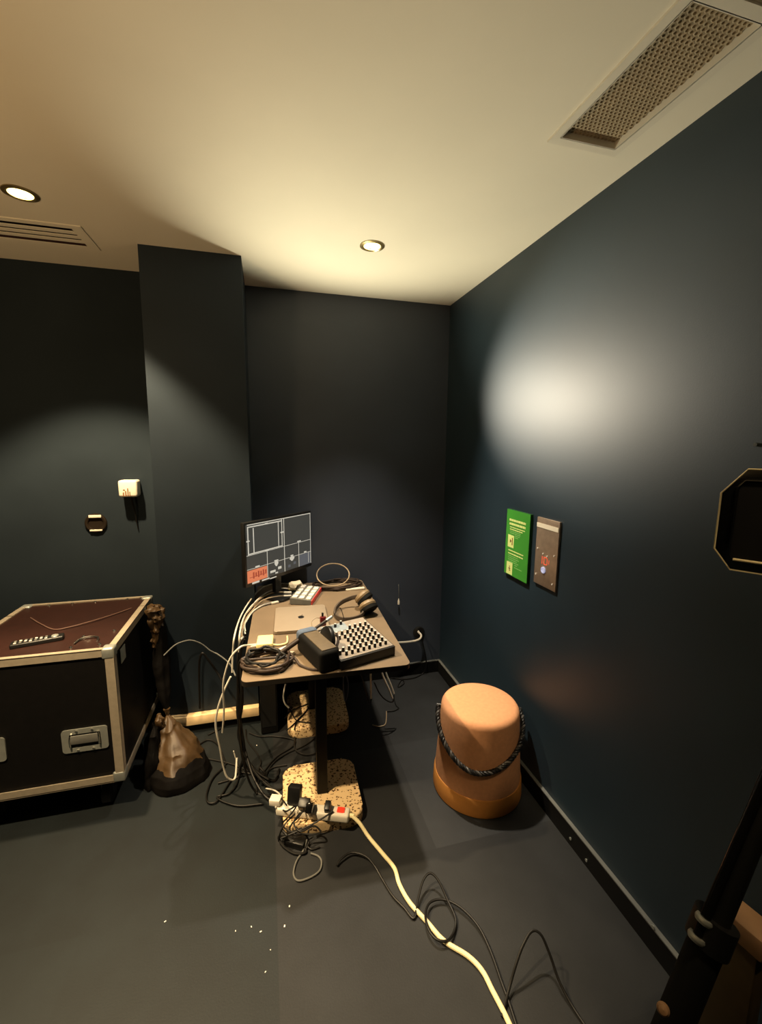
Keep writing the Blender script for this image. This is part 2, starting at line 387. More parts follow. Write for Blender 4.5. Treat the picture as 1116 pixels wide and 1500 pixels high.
baseboard('baseboard_left', (XL, YL - 0.014, 0), (CXL - 0.02, YL, HS), (XL, YL - 0.016, HS), (CXL - 0.02, YL, HS + 0.005))
cbd = struct('baseboard_column', B().box((CXL - 0.02, CYB - 0.016, 0), (CXR + 0.002, CYB + 0.0, 0.055)), M['skirt'])
B().box((CXL - 0.02, CYB - 0.045, 0.055), (CXR + 0.002, CYB + 0.0, 0.112), bevel=0.004).build('lit_face', M['skirt_glow'], cbd)

# ---------------------------------------------------------------- ceiling fittings
t = thing('air_return_grille', 'white framed ceiling grille with bronze perforated mesh above the right wall', 'air vent', ((VA[0] + VA[1]) / 2, (VA[2] + VA[3]) / 2, ZC))
ow, od = 0.248, 0.475; iw, idp = VA[1] - VA[0], VA[3] - VA[2]
b = B()
b.box((-ow / 2, -od / 2, -0.006), (-iw / 2, od / 2, 0)); b.box((iw / 2, -od / 2, -0.006), (ow / 2, od / 2, 0))
b.box((-iw / 2, -od / 2, -0.006), (iw / 2, -idp / 2, 0)); b.box((-iw / 2, idp / 2, -0.006), (iw / 2, od / 2, 0))
for sx in (-1, 1):
    b.box((sx * iw / 2 - 0.002, -idp / 2, -0.006), (sx * iw / 2 + 0.002, idp / 2, 0.05))
for sy in (-1, 1):
    b.box((-iw / 2, sy * idp / 2 - 0.002, -0.006), (iw / 2, sy * idp / 2 + 0.002, 0.05))
b.build('frame', M['white_metal'], t)
b = B(); pitch = 0.0135; rows = int(idp / (pitch * 0.866)) + 1; cols = int(iw / pitch) + 1
for j in range(rows):
    for i in range(cols):
        cx = -iw / 2 + (i + 0.5 * (j % 2)) * pitch; cy = -idp / 2 + j * pitch * 0.866
        if cx > iw / 2 or cy > idp / 2: continue
        vs = []
        for rr, zz in ((pitch * 0.577, 0.012), (pitch * 0.577 * 0.60, 0.011), (pitch * 0.577 * 0.46, 0.016)):
            for k in range(6):
                a = math.radians(60 * k + 30); vs.append((max(-iw / 2, min(iw / 2, cx + rr * math.cos(a))), max(-idp / 2, min(idp / 2, cy + rr * math.sin(a))), zz))
        fs = []
        for q in (0, 6):
            for k in range(6): fs.append((q + k, q + (k + 1) % 6, q + 6 + (k + 1) % 6, q + 6 + k))
        b.verts_faces(vs, fs)
b.build('perforated_mesh', M['grille'], t)
B().box((-iw / 2, -idp / 2, 0.020), (iw / 2, idp / 2, 0.055)).build('duct', M['duct'], t)

t = thing('slot_diffuser', 'ceiling coloured slot diffuser with four dark slots near the left downlight', 'air vent', (VB[0], (VB[2] + VB[3]) / 2, ZC))
L_ = VB[1] - VB[0]; D_ = VB[3] - VB[2]
b = B()
b.box((-0.05, D_ / 2, -0.004), (L_ + 0.045, D_ / 2 + 0.030, 0)); b.box((-0.05, -D_ / 2 - 0.030, -0.004), (L_ + 0.045, -D_ / 2, 0))
b.box((L_, -D_ / 2, -0.004), (L_ + 0.045, D_ / 2, 0)); b.box((-0.05, -D_ / 2, -0.004), (0, D_ / 2, 0))
b.build('frame', M['ceiling'], t)
for k in range(3):
    yy = -D_ / 2 + D_ * (k + 1) / 4
    B().box((0, yy - 0.0125, -0.003), (L_, yy + 0.0125, 0.001)).build('bar', M['ceiling'], t)
b = B(); b.box((0, -D_ / 2, 0.03), (L_, D_ / 2, 0.035)); b.box((0, D_ / 2 - 0.003, -0.001), (L_, D_ / 2, 0.031)); b.box((0, -D_ / 2, -0.001), (L_, -D_ / 2 + 0.003, 0.031)); b.box((L_ - 0.003, -D_ / 2, -0.001), (L_, D_ / 2, 0.031))
b.build('slot_back', M['void_purple'], t)

def downlight(x, y, label, bulb):
    t = thing('downlight', label, 'ceiling light', (x, y, ZC), 0, 'recessed ceiling downlights')
    B().lathe([(0.040, 0.0), (0.040, -0.004), (0.046, -0.007), (0.058, -0.003), (0.058, 0.0)], 40, cap=False).build('rim', M['ring'], t)
    B().lathe([(0.026, 0.045), (0.034, 0.022), (0.040, -0.003)], 32, cap=False).build('reflector', M['bulb'] , t)
    B().lathe([(0.0, 0.030), (0.018, 0.032), (0.027, 0.040)], 32, cap=False).build('lamp', bulb, t)
    return t
downlight(*DL_A, 'round yellow recessed downlight in the ceiling above the desk', M['bulb'])
downlight(*DL_B, 'bright recessed downlight beside the slot diffuser at the left', M['bulb_bright'])

# ---------------------------------------------------------------- wall fittings
t = thing('wall_adapter', 'white plug-in adapter on the dark left wall with a short tail', 'adapter', (-0.753, YL, 1.425))
B().box((-0.050, -0.082, -0.046), (0.046, -0.001, 0.048), bevel=0.012, seg=3).build('housing', M['white_plastic'], t)
b = B()
for k, (dx, dz, ww, hh) in enumerate([(-0.024, -0.030, 0.006, 0.022), (-0.012, -0.026, 0.006, 0.030), (-0.001, -0.018, 0.005, 0.044), (0.008, -0.028, 0.004, 0.026), (-0.020, -0.006, 0.010, 0.005)]):
    b.box((dx - ww / 2, -0.0832, dz - hh / 2), (dx + ww / 2, -0.0822, dz + hh / 2))
b.build('printed_mark', M['icon_brown'], t)
B().tube([(0, -0.035, -0.044), (0.002, -0.035, -0.075), (0.010, -0.024, -0.13), (0.012, -0.012, -0.20), (0.016, -0.006, -0.25)], 0.004, taper=lambda u: 1.6 - 1.0 * u).build('cable_tail', M['rubber'], t)

t = thing('round_wall_socket', 'round black recessed socket low on the left wall with two painted gleam bars', 'socket', (-0.952, 2.765, 1.225))
Tw = Matrix.Rotation(math.radians(90), 4, 'X')     # +Z -> -Y (towards the room)
B().lathe([(0.056, 0.0), (0.056, 0.010), (0.050, 0.014), (0.040, 0.012), (0.036, 0.004), (0.0, 0.003)], 36, Tw).build('cup', M['void'], t)
B().box((-0.032, -0.0160, 0.032), (0.032, -0.011, 0.048), bevel=0.003).build('gleam_bar', M['white_plastic'], t)  # gleams on the cup's rim modelled as pale bars
B().box((-0.032, -0.0150, -0.046), (0.032, -0.011, -0.036), bevel=0.002).build('gleam_bar', M['white_plastic'], t)

# green notice and steel call plate on the right wall
t = thing('green_notice', 'bright green notice board with pale yellow lines of text and two picture squares', 'sign', (XR, 1.860, 1.190))
# local: x towards the room is -x, along the wall y, z up
B().box((-0.012, -0.103, -0.170), (0, 0.103, 0.170)).build('backing', M['green_edge'], t)
B().box((-0.0135, -0.102, -0.169), (-0.0121, 0.102, 0.169)).build('face', M['green'], t)
def words(bm, y0, y1, z, h, x=-0.0140, jitter=True):
    y = y0
    while y > y1 + 0.004:
        wd = random.uniform(0.012, 0.030)
        e = max(y - wd, y1); bm.box((x, e, z - h / 2), (x + 0.0006, y, z + h / 2)); y = e - 0.0022
b = B(); words(b, 0.076, -0.068, 0.118, 0.011); words(b, 0.074, -0.068, 0.098, 0.011)
b.build('heading', M['sign_yellow'], t)
b = B()
for z, e in ((0.081, -0.066), (0.070, -0.045)): words(b, 0.068, e, z, 0.0045)
b.build('text', M['sign_yellow'], t)
b = B()
for z, e in ((-0.040, -0.062), (-0.056, -0.060)): words(b, 0.072, e, z, 0.0055)
b.build('text', M['sign_yellow'], t)
b = B()
for z, e in ((0.060, -0.030), (0.051, -0.030), (0.042, -0.030), (0.033, -0.010)): words(b, 0.066 if z > 0.045 else 0.02, e, z, 0.004)
b.build('fine_print', M['sign_mid'], t)
b = B()
for z, e in ((-0.068, -0.020), (-0.078, -0.028), (-0.088, -0.010), (-0.098, -0.024), (-0.108, -0.020), (-0.120, -0.056)): words(b, 0.070 if z > -0.10 else 0.01, e, z, 0.004)
b.build('fine_print', M['sign_mid'], t)
for z0 in (0.008, -0.134):
    s_ = B().box((-0.0142, 0.026, z0 - 0.032), (-0.0134, 0.080, z0 + 0.032)).build('picture_square', M['sign_yellow'], t)
    b = B()
    if z0 > 0:
        b.box((-0.0148, 0.036, z0 - 0.018), (-0.0141, 0.043, z0 + 0.020)); b.box((-0.0148, 0.048, z0 - 0.002), (-0.0141, 0.060, z0 + 0.005))
        b.box((-0.0148, 0.055, z0 - 0.008), (-0.0141, 0.060, z0 + 0.010))
    else:
        b.box((-0.0148, 0.050, z0 - 0.014), (-0.0141, 0.054, z0 + 0.014)); b.box((-0.0148, 0.044, z0 - 0.003), (-0.0141, 0.061, z0 + 0.002))
        b.box((-0.0148, 0.043, z0 - 0.012), (-0.0141, 0.048, z0 - 0.008))
    b.build('pictogram', M['icon_brown'], s_)

t = thing('call_panel', 'brushed steel call panel with a pale strip and red glowing digits', 'control panel', (XR, 1.630, 1.205))
B().box((-0.010, -0.079, -0.158), (0, 0.079, 0.154), bevel=0.002).build('steel_plate', M['bronze'], t)
B().box((-0.0120, -0.075, 0.108), (-0.0098, 0.077, 0.128)).build('pale_strip', M['strip_pale'], t)
for (yy, zz) in ((0.062, 0.008), (0.020, -0.008), (-0.058, 0.0), (-0.010, -0.014), (0.064, -0.115), (-0.058, -0.128)):
    B().cyl(0.0042, 0, 0.0025, Matrix.Translation((-0.010, yy, zz)) @ Matrix.Rotation(math.radians(-90), 4, 'Y'), 12).build('screw', M['cap_white'], t)
b = B()   # glowing characters «ID»
def bar(y0, y1, z0, z1): b.box((-0.0107, min(y0, y1), z0), (-0.0098, max(y0, y1), z1))
bar(0.026, 0.0225, -0.056, -0.020)
bar(0.012, 0.0085, -0.056, -0.020); bar(0.0085, -0.010, -0.0235, -0.020); bar(0.0085, -0.010, -0.056, -0.0525); bar(-0.010, -0.0135, -0.0525, -0.0235)
bar(-0.024, -0.0265, -0.048, -0.028)
b.build('red_digits', M['red_lit'], t)
Tp = Matrix.Translation((-0.010, 0.010, -0.082)) @ Matrix.Rotation(math.radians(-90), 4, 'Y')
B().lathe([(0.015, 0), (0.015, 0.004), (0.010, 0.005), (0.009, 0.003), (0.0, 0.003)], 28, Tp).build('button', M['blue_lit'], t)

t = thing('wall_outlet', 'round black outlet on the back wall right of the desk', 'socket', (1.043, 2.813, 0.326))
B().lathe([(0.043, 0.0), (0.043, 0.008), (0.036, 0.012), (0.020, 0.010), (0.0, 0.010)], 32, Tw).build('plate', M['black_plastic'], t)
B().cyl(0.004, 0.010, 0.013, Matrix.Translation((-0.004, 0, 0.014)) @ Tw, 10).build('status_dot', M['white_plastic'], t)

t = thing('hanging_sensor', 'slim white sensor hanging by a thread before the grey back wall', 'sensor', (0.879, 2.790, 0.589))
B().lathe([(0.0, -0.030), (0.007, -0.026), (0.008, -0.006), (0.004, 0.010), (0.002, 0.018), (0.0, 0.018)], 14).build('probe', M['white_plastic'], t)
B().tube([(0, 0, 0.017), (0.001, 0.003, 0.06), (0.002, 0.012, 0.10), (0.002, 0.020, 0.115)], 0.0016).build('thread', M['grey_foam'], t)

s = thing('wall_screw', 'tiny bright screw head on the right wall above the black panel', 'screw', (1.214, 0.830, 1.687))
B().cyl(0.005, 0, 0.006, Matrix.Rotation(math.radians(-90), 4, 'Y'), 12).build('head', M['chrome'], s)

# ---------------------------------------------------------------- desk
TZ = 0.77
RT = math.radians(-2.1)
desk = thing('standing_desk', 'tan topped narrow desk on two black posts with speckled slab feet', 'desk', (0.242, 2.197, 0), RT)
TW, TD = 0.684, 1.178
b = B(); b.use(M['table_edge']); b.prism(rounded(TW, TD, 0.028), TZ - 0.022, TZ - 0.002)
b.use(M['table_top']); b.prism(rounded(TW, TD, 0.028), TZ - 0.002, TZ)
b.build('tabletop', None, desk)
for k, (px, py) in enumerate(((-0.020, -0.370), (-0.020, 0.300))):
    B().box((px - 0.025, py - 0.025, 0.055), (px + 0.025, py + 0.025, TZ - 0.05), bevel=0.006).build('post', M['post'], desk)
B().box((-0.05, -0.47, TZ - 0.05), (0.01, 0.42, TZ - 0.022)).build('crossbar', M['post'], desk)
def slab(cx, cy, w_, d_):
    b = B(); tb = rounded(w_, d_, 0.055, 8, cx, cy); b.prism(tb, 0.0, 0.055, bevel=0.010, seg=3)
    return b.build('foot_slab', M['terrazzo'], desk)
slab(-0.024, -0.362, 0.355, 0.365); slab(0.006, 0.300, 0.360, 0.400)

# ---------------------------------------------------------------- black tower below the desk
t = thing('tower_box', 'black upright box on the floor between desk feet and column', 'computer', (-0.030, 2.545, 0))
B().box((-0.047, -0.165, 0.006), (0.050, 0.165, 0.42), bevel=0.006).build('body', M['black_matt'], t)
for sy in (-1, 1): B().box((-0.040, sy * 0.13 - 0.015, 0), (0.042, sy * 0.13 + 0.015, 0.008)).build('foot', M['rubber'], t)
B().box((-0.038, -0.168, 0.05), (0.040, -0.164, 0.40)).build('front_panel', M['black_plastic'], t)

# ---------------------------------------------------------------- monitor
ml, mr = Vector((-0.128, 2.375, 0)), Vector((0.268, 2.750, 0))
mdir = (mr - ml); MW = mdir.length; mang = math.atan2(mdir.y, mdir.x)
mc = (ml + mr) / 2
mon = thing('monitor', 'black desktop monitor showing a grid of camera views at the back of the desk', 'monitor', (mc.x, mc.y, TZ), mang)
Z0, Z1 = 0.128, 0.490     # lower / upper edge above the table
b = B().box((-MW / 2, 0.0, Z0), (MW / 2, 0.028, Z1), bevel=0.004); b.build('housing', M['black_plastic'], mon)
SX0, SX1, SZ0, SZ1 = -MW / 2 + 0.012, MW / 2 - 0.008, Z0 + 0.022, Z1 - 0.012
M['screen'] = mat('screen_dark', (0.02, 0.02, 0.02), 0.35, emit=(0.55, 0.56, 0.50), estr=0.075)
M['screen_line'] = mat('screen_lines', (0.2, 0.2, 0.2), 0.4, emit=(1.0, 0.96, 0.82), estr=0.46)
M['screen_red'] = mat('screen_red_tile', (0.1, 0.03, 0.02), 0.4, emit=(0.85, 0.25, 0.11), estr=0.75)
M['screen_red_dark'] = mat('screen_red_text', (0.1, 0.02, 0.02), 0.4, emit=(0.42, 0.07, 0.03), estr=0.7)
M['screen_grey'] = mat('screen_grey_tile', (0.03, 0.03, 0.03), 0.4, emit=(0.7, 0.75, 0.85), estr=0.12)
B().box((SX0, -0.0008, SZ0), (SX1, 0.002, SZ1)).build('screen', M['screen'], mon)
W_, H_ = SX1 - SX0, SZ1 - SZ0
def sp(u, v): return SX0 + u * W_, SZ0 + v * H_
def srect(b, u0, u1, v0, v1, lift=0.0014):
    x0, z0 = sp(u0, v0); x1, z1 = sp(u1, v1); b.box((x0, -lift, z0), (x1, -lift + 0.0005, z1))
b = B(); th = 0.008; tv = 0.0045
for v in (0.475, 0.235): srect(b, 0, 1, v - th / 2, v + th / 2)
srect(b, 0.02, 1, 0.985, 1.0); srect(b, 0.99, 0.998, 0.0, 1.0)
srect(b, 0.546 - tv, 0.546 + tv, 0.0, 0.985)
for u in (0.283, 0.783): srect(b, u - tv * .8, u + tv * .8, 0.0, 0.475)
srect(b, 0.02, 0.034, 0.48, 0.965); srect(b, 0.095, 0.107, 0.50, 0.93); srect(b, 0.455, 0.465, 0.49, 0.96); srect(b, 0.508, 0.518, 0.48, 0.985)
srect(b, 0.02, 0.52, 0.945, 0.965); srect(b, 0.02, 0.52, 0.485, 0.505)
srect(b, 0.950, 0.956, 0.02, 0.235)
b.build('grid_lines', M['screen_line'], mon)
for (u, v, du, dv) in ((0.283, 0.492, 0.032, 0.012), (0.79, 0.497, 0.030, 0.012), (0.025, 0.72, 0.022, 0.010), (0.515, 0.745, 0.024, 0.012), (0.285, 0.962, 0.02, 0.010),
                       (0.140, 0.252, 0.030, 0.012), (0.415, 0.256, 0.030, 0.012), (0.665, 0.262, 0.022, 0.012), (0.895, 0.256, 0.022, 0.012),
                       (0.36, 0.075, 0.040, 0.020), (0.465, 0.105, 0.026, 0.024), (0.415, 0.030, 0.020, 0.012),
                       (0.25, -0.024, 0.055, 0.012), (0.36, -0.040, 0.05, 0.009), (0.11, -0.018, 0.05, 0.016)):
    b = B(); srect(b, u - du, u + du, v - dv, v + dv, 0.0018); b.build('caption', M['screen_line'], mon)
def blob(u, v, ru, rv):
    b = B(); x, z = sp(u, v)
    pts = [(x + ru * W_ * math.cos(a) * (1 if math.sin(a) > -0.3 else 0.7), z + rv * H_ * math.sin(a)) for a in [2 * math.pi * k / 14 for k in range(14)]]
    b.verts_faces([(px, -0.0022, pz) for px, pz in pts] + [(px, -0.0017, pz) for px, pz in pts], [list(range(14)), list(range(14, 28))[::-1]] + [(k, (k + 1) % 14, 14 + (k + 1) % 14, 14 + k) for k in range(14)])
    b.build('video_figure', M['screen_line'], mon)
blob(0.415, 0.200, 0.030, 0.050); blob(0.665, 0.205, 0.040, 0.045)
b = B(); srect(b, 0.0, 0.276, 0.0, 0.215, 0.0010); b.build('red_tile', M['screen_red'], mon)
b = B()
for k in range(6): srect(b, 0.075 + 0.034 * k, 0.095 + 0.034 * k, 0.06 + 0.02 * (k % 2), 0.155 + 0.015 * ((k + 1) % 2), 0.0016)
srect(b, 0.03, 0.26, 0.085, 0.095, 0.0018)
b.build('red_tile_text', M['screen_red_dark'], mon)
for q in ((0.792, 0.99, 0.0, 0.225), (0.60, 0.64, 0.05, 0.10), (0.69, 0.73, 0.08, 0.13)):
    b = B(); srect(b, *q, 0.0010); b.build('grey_tile', M['screen_grey'], mon)
B().box((-0.025, 0.028, 0.02), (0.025, 0.060, 0.34), bevel=0.006).build('neck', M['black_plastic'], mon)
B().prism(rounded(0.21, 0.15, 0.03, cx=0.01, cy=0.0), 0.0, 0.014, bevel=0.004).build('stand_base', M['black_plastic'], mon)

# ---------------------------------------------------------------- things on the desk
# laptop
lap = thing('laptop', 'closed silver grey laptop lying on the desk before the monitor', 'laptop', (0.152, 2.175, TZ), math.radians(-3.0))
LW, LD = 0.268, 0.322
B().prism(rounded(LW, LD, 0.014), 0.002, 0.0105, bevel=0.002).build('base', M['laptop'], lap)
B().prism(rounded(LW, LD, 0.014), 0.0110, 0.0165, bevel=0.002).build('lid', M['laptop'], lap)
b = B()
pts = [(0.0165 * math.cos(a) * (0.94 + 0.10 * abs(math.sin(a))), 0.0185 * math.sin(a) * (1 - 0.12 * (math.cos(a) ** 8))) for a in [2 * math.pi * k / 28 for k in range(28)]]
pts = [(x, y) for x, y in pts if (x - 0.022) ** 2 + (y - 0.004) ** 2 > 0.008 ** 2]
b.prism(pts, 0.0166, 0.0170); b.prism([(0.001, 0.021), (0.007, 0.024), (0.010, 0.032), (0.003, 0.029)], 0.0166, 0.0170)
b.build('lid_emblem', M['black_plastic'], lap)

# video switcher
sw = thing('video_switcher', 'small video switcher with white buttons and a red edge beside the laptop', 'switcher', (0.207, 2.505, TZ), math.radians(-52))
# local x runs along the length (front right to back), y across
SWL, SWW = 0.245, 0.125
def wedge(b, x0, x1, y0, y1, zf, zb, z0=0.0):
    b.verts_faces([(x0, y0, z0), (x1, y0, z0), (x1, y1, z0), (x0, y1, z0), (x0, y0, zf), (x1, y0, zf), (x1, y1, zb), (x0, y1, zb)],
                  [(0, 1, 2, 3), (4, 5, 6, 7), (0, 1, 5, 4), (1, 2, 6, 5), (2, 3, 7, 6), (3, 0, 4, 7)])
sw.rotation_euler = (0, 0, math.radians(70))
b = B(); wedge(b, -SWL / 2, SWL / 2, -SWW / 2, SWW / 2, 0.028, 0.040, 0.004); b.build('body', M['grey_foam'], sw)
b = B(); wedge(b, -SWL / 2 - 0.003, SWL / 2, -SWW / 2 - 0.004, -SWW / 2, 0.027, 0.028, 0.004); b.build('red_edge', M['red_plastic'], sw)
def ztop(y): return 0.028 + 0.012 * (y + SWW / 2) / SWW
for i in range(4):
    for j in range(3):
        cx = -SWL / 2 + 0.034 + i * 0.058; cy = -SWW / 2 + 0.022 + j * 0.040
        B().box((cx - 0.022, cy - 0.014, ztop(cy) - 0.002), (cx + 0.022, cy + 0.014, ztop(cy) + 0.006), bevel=0.002).build('button', M['cap_white'], sw)

# mixer
MXA = math.atan2(1.701 - 1.600, 0.518 - 0.270)
mix = thing('audio_mixer', 'black audio mixer with tan panel and rows of small knobs at the desk front', 'mixer', (0.268, 1.612, TZ), math.radians(17))
MXW, MXD = 0.262, 0.285
hf, hb = 0.042, 0.075
def mz(y): return hf + (hb - hf) * y / MXD
b = B(); wedge(b, 0, MXW, 0, MXD, hf, hb, 0.003); b.build('case', M['black_plastic'], mix)
b = B(); wedge(b, 0.004, MXW - 0.004, 0.010, MXD - 0.004, mz(0.010) + 0.0015, mz(MXD - 0.004) + 0.0015, 0.03); b.build('panel', M['panel_tan'], mix)
b = B()
y0 = MXD - 0.075
b.verts_faces([(0.03, y0, mz(y0) + 0.0028), (0.150, y0, mz(y0) + 0.0028), (0.150, MXD - 0.012, mz(MXD - 0.012) + 0.0028), (0.03, MXD - 0.012, mz(MXD - 0.012) + 0.0028),
               (0.03, y0, mz(y0) - 0.001), (0.150, y0, mz(y0) - 0.001), (0.150, MXD - 0.012, mz(MXD - 0.012) - 0.001), (0.03, MXD - 0.012, mz(MXD - 0.012) - 0.001)],
              [(0, 1, 2, 3), (4, 5, 6, 7), (0, 1, 5, 4), (1, 2, 6, 5), (2, 3, 7, 6), (3, 0, 4, 7)])
b.build('blue_strip', M['panel_blue'], mix)
def knob(x, y):
    k = B().cyl(0.0066, -0.001, 0.0175, Matrix.Translation((x, y, mz(y) + 0.001)), 14, 0.0058).build('knob', M['black_plastic'], mix)
    B().cyl(0.0050, 0.0175, 0.0190, Matrix.Translation((x, y, mz(y) + 0.001)), 12).build('cap', M['cap_white'], k)
for i in range(8):
    for j in range(6):
        if i < 2 and j in (2, 3): continue
        knob(0.040 + i * 0.0275, 0.030 + j * 0.030)
for i in range(4, 8): knob(0.040 + i * 0.0275, 0.030 + 6 * 0.030)
knob(0.095, 0.250); knob(0.130, 0.262)
for i in range(4): knob(0.018, 0.045 + i * 0.030)

# soft black pouch with a blue-grey end, and a black half disc standing in it
po = thing('equipment_pouch', 'black boxy pouch with blue grey end lying left of the mixer', 'pouch', (0.187, 1.732, TZ), math.radians(-72))
b = B(); b.box((-0.125, -0.046, 0.0), (0.125, 0.046, 0.092), bevel=0.018, seg=4); b.build('body', M['black_matt'], po)
b = B(); b.box((-0.136, -0.047, 0.030), (-0.085, 0.047, 0.098), bevel=0.020, seg=4); b.build('blue_end', M['blue_grey'], po)
b = B(); b.box((-0.080, -0.030, 0.088), (0.110, 0.036, 0.0955), bevel=0.003); b.build('top_trim', M['beige_trim'], po)
pts = [(0.058 * math.cos(math.radians(a)), 0.058 * math.sin(math.radians(a)) * 1.05) for a in range(0, 181, 12)]
Th = Matrix.Translation((0.010, 0.040, 0.080)) @ Matrix.Rotation(math.radians(78), 4, 'X')
B().prism(pts, -0.010, 0.010, Th, bevel=0.003).build('flap', M['black_plastic'], po)

# headphones
hp = thing('headphones', 'brown over-ear headphones lying on the desk behind the mixer', 'headphones', (0.440, 2.190, TZ))
band = [(0.470, 2.275, 0.835), (0.430, 2.290, 0.822), (0.375, 2.275, 0.805), (0.338, 2.225, 0.790), (0.330, 2.160, 0.783), (0.352, 2.105, 0.783), (0.400, 2.085, 0.786), (0.450, 2.095, 0.792), (0.478, 2.130, 0.800)]
b = B()
P = catmull(band, 8); vs, fs = [], []
for i, p in enumerate(P):
    d = (P[min(i + 1, len(P) - 1)] - P[max(i - 1, 0)]).normalized(); upv = Vector((0, 0, 1)); sd = d.cross(upv).normalized()
    for (a, c) in ((-0.004, -0.012), (0.004, -0.012), (0.006, 0), (0.004, 0.012), (-0.004, 0.012), (-0.006, 0)):
        vs.append(p + sd * a + upv * c)
for i in range(len(P) - 1):
    for j in range(6): fs.append((i * 6 + j, i * 6 + (j + 1) % 6, (i + 1) * 6 + (j + 1) % 6, (i + 1) * 6 + j))
fs.append(list(range(6))); fs.append([(len(P) - 1) * 6 + j for j in range(6)])
b.verts_faces(vs, fs); b.build('headband', M['hp_band'], hp, world=True)
def cup(c, n, big):
    Tc = aim(c, Vector(c) + Vector(n))
    k = B().lathe([(0.0, 0.022), (0.034, 0.020), (0.046, 0.012), (0.050, 0.0), (0.046, -0.010), (0.0, -0.010)], 30, Tc).build('earcup', M['hp_tan'], hp, world=True)
    B().lathe([(0.042, -0.009), (0.050, -0.014), (0.049, -0.030), (0.040, -0.035), (0.024, -0.030), (0.0, -0.027)], 30, Tc).build('ear_pad', M['black_matt'], k, world=True)
cup((0.500, 2.262, 0.838), (-0.55, 0.55, 0.62), True)
cup((0.505, 2.165, 0.822), (-0.30, 0.62, 0.70), False)
B().tube([(0.372, 2.090, 0.776), (0.360, 2.02, 0.775), (0.352, 1.96, 0.790), (0.350, 1.935, 0.835)], 0.0022).build('lead', M['rubber'], hp, world=True)

# slim dark handle with jack lying across the pouch
pen = thing('microphone_wand', 'long slim dark microphone with pale tip resting across the pouch', 'microphone', (0.03, 1.80, TZ))
p0, p1 = Vector((0.018, 1.765, 0.792)), Vector((0.270, 1.893, 0.888))
dv = (p1 - p0)
B().tube([p0 + dv * t_ for t_ in (0, 0.1, 0.25, 0.4, 0.5, 0.7, 1.0)], 0.011, 12, taper=lambda u: 0.55 + 0.45 * min(1, u / 0.15) if u < 0.45 else (1.0 - 0.35 * min(1, (u - 0.45) / 0.1))).build('shaft', M['brown_cable'], pen, world=True)
B().tube([p1 - dv * 0.10, p1 + dv * 0.01], 0.0085, 12, smooth_path=False).build('metal_collar', M['alu_grey'], pen, world=True)
B().tube([p1, p1 + dv * 0.05, p1 + dv * 0.14 + Vector((0.012, 0.02, 0.012)), (0.355, 2.02, 0.80), (0.352, 2.10, 0.775)], 0.002).build('lead', M['rubber'], pen, world=True)

# small parts
pl = thing('plug_pieces', 'small white plug lying under the dark microphone tip', 'plug', (0.05, 1.84, TZ))
B().box((-0.030, -0.010, 0.001), (0.024, 0.014, 0.018), Matrix.Rotation(math.radians(38), 4, 'Z'), bevel=0.005).build('plug_body', M['white_plastic'], pl)
B().box((0.026, -0.042, 0.0), (0.046, -0.028, 0.012), bevel=0.003).build('plug_clip', M['white_plastic'], pl)

rd = thing('red_jack', 'dark red plug standing upright with black tip by the laptop corner', 'plug', (0.247, 2.028, TZ))
rd.location.z = TZ + 0.0165
B().box((-0.014, -0.008, 0.0), (0.016, 0.010, 0.052), bevel=0.004).build('red_body', M['dark_red'], rd)
B().box((-0.006, -0.004, 0.052), (0.004, 0.006, 0.072), bevel=0.002).build('black_tip', M['black_plastic'], rd)
B().tube([(-0.012, 0, 0.045), (-0.035, -0.01, 0.052), (-0.058, -0.03, 0.040), (-0.052, -0.06, 0.008), (-0.045, -0.08, -0.006)], 0.0018).build('lead', M['tan_cable'], rd)

ad = thing('square_adapter', 'pale yellow square adapter with a short looped lead at the desk left edge', 'adapter', (-0.030, 1.935, TZ), math.radians(-4))
B().box((-0.036, -0.048, 0.0), (0.036, 0.048, 0.024), bevel=0.005, seg=3).build('body', M['yellow_plastic'], ad)
B().tube([(0.034, -0.030, 0.010), (0.065, -0.034, 0.007), (0.095, -0.020, 0.006), (0.100, 0.015, 0.006), (0.098, 0.048, 0.008)], 0.0042).build('short_lead', M['yellow_plastic'], ad)
B().tube([(-0.034, -0.035, 0.012), (-0.06, -0.045, 0.014), (-0.134, 1.860, 0.803), (-0.178, 1.860, 0.755), (-0.209, 1.880, 0.658), (-0.218, 1.900, 0.573), (-0.222, 1.930, 0.474), (-0.237, 1.960, 0.342)][:2], 0.004, smooth_path=False).build('strain_relief', M['white_cable'], ad)

# crumpled paper
random.seed(4)
pb = bmesh.new(); bmesh.ops.create_icosphere(pb, subdivisions=2, radius=0.040)
for v in pb.verts:
    k = random.uniform(0.62, 1.25); v.co = Vector((v.co.x * k * 1.15, v.co.y * k * 0.8, v.co.z * k * 0.95))
mnz = min(v.co.z for v in pb.verts)
b = B(); b._merge(pb, Matrix.Translation((0, 0, -mnz)))
o = b.build('crumpled_paper', M['paper'], None, sharp=5); o.location = (0.150, 2.625, TZ); tag(o, 'crumpled cream paper ball on the desk under the monitor', 'paper')
sk = thing('white_adapter_stick', 'short white stick adapter at the far right edge of the desk', 'adapter', (0.520, 2.578, TZ), math.radians(2))
B().box((-0.060, -0.011, 0.0), (0.062, 0.011, 0.013), bevel=0.004).build('body', M['white_plastic'], sk)
B().tube([(-0.058, 0, 0.006), (-0.11, 0.010, 0.004), (-0.20, 0.045, 0.004), (-0.235, 0.06, 0.004)], 0.0022).build('lead', M['tan_cable'], sk)

# ---------------------------------------------------------------- cables
def cable(name, label, pts, r, m, group=None, seg=8, closed=False, cat='cable', n=8):
    o = B().tube(pts, r, seg, n, closed).build(name, m)
    return tag(o, label, cat, group)

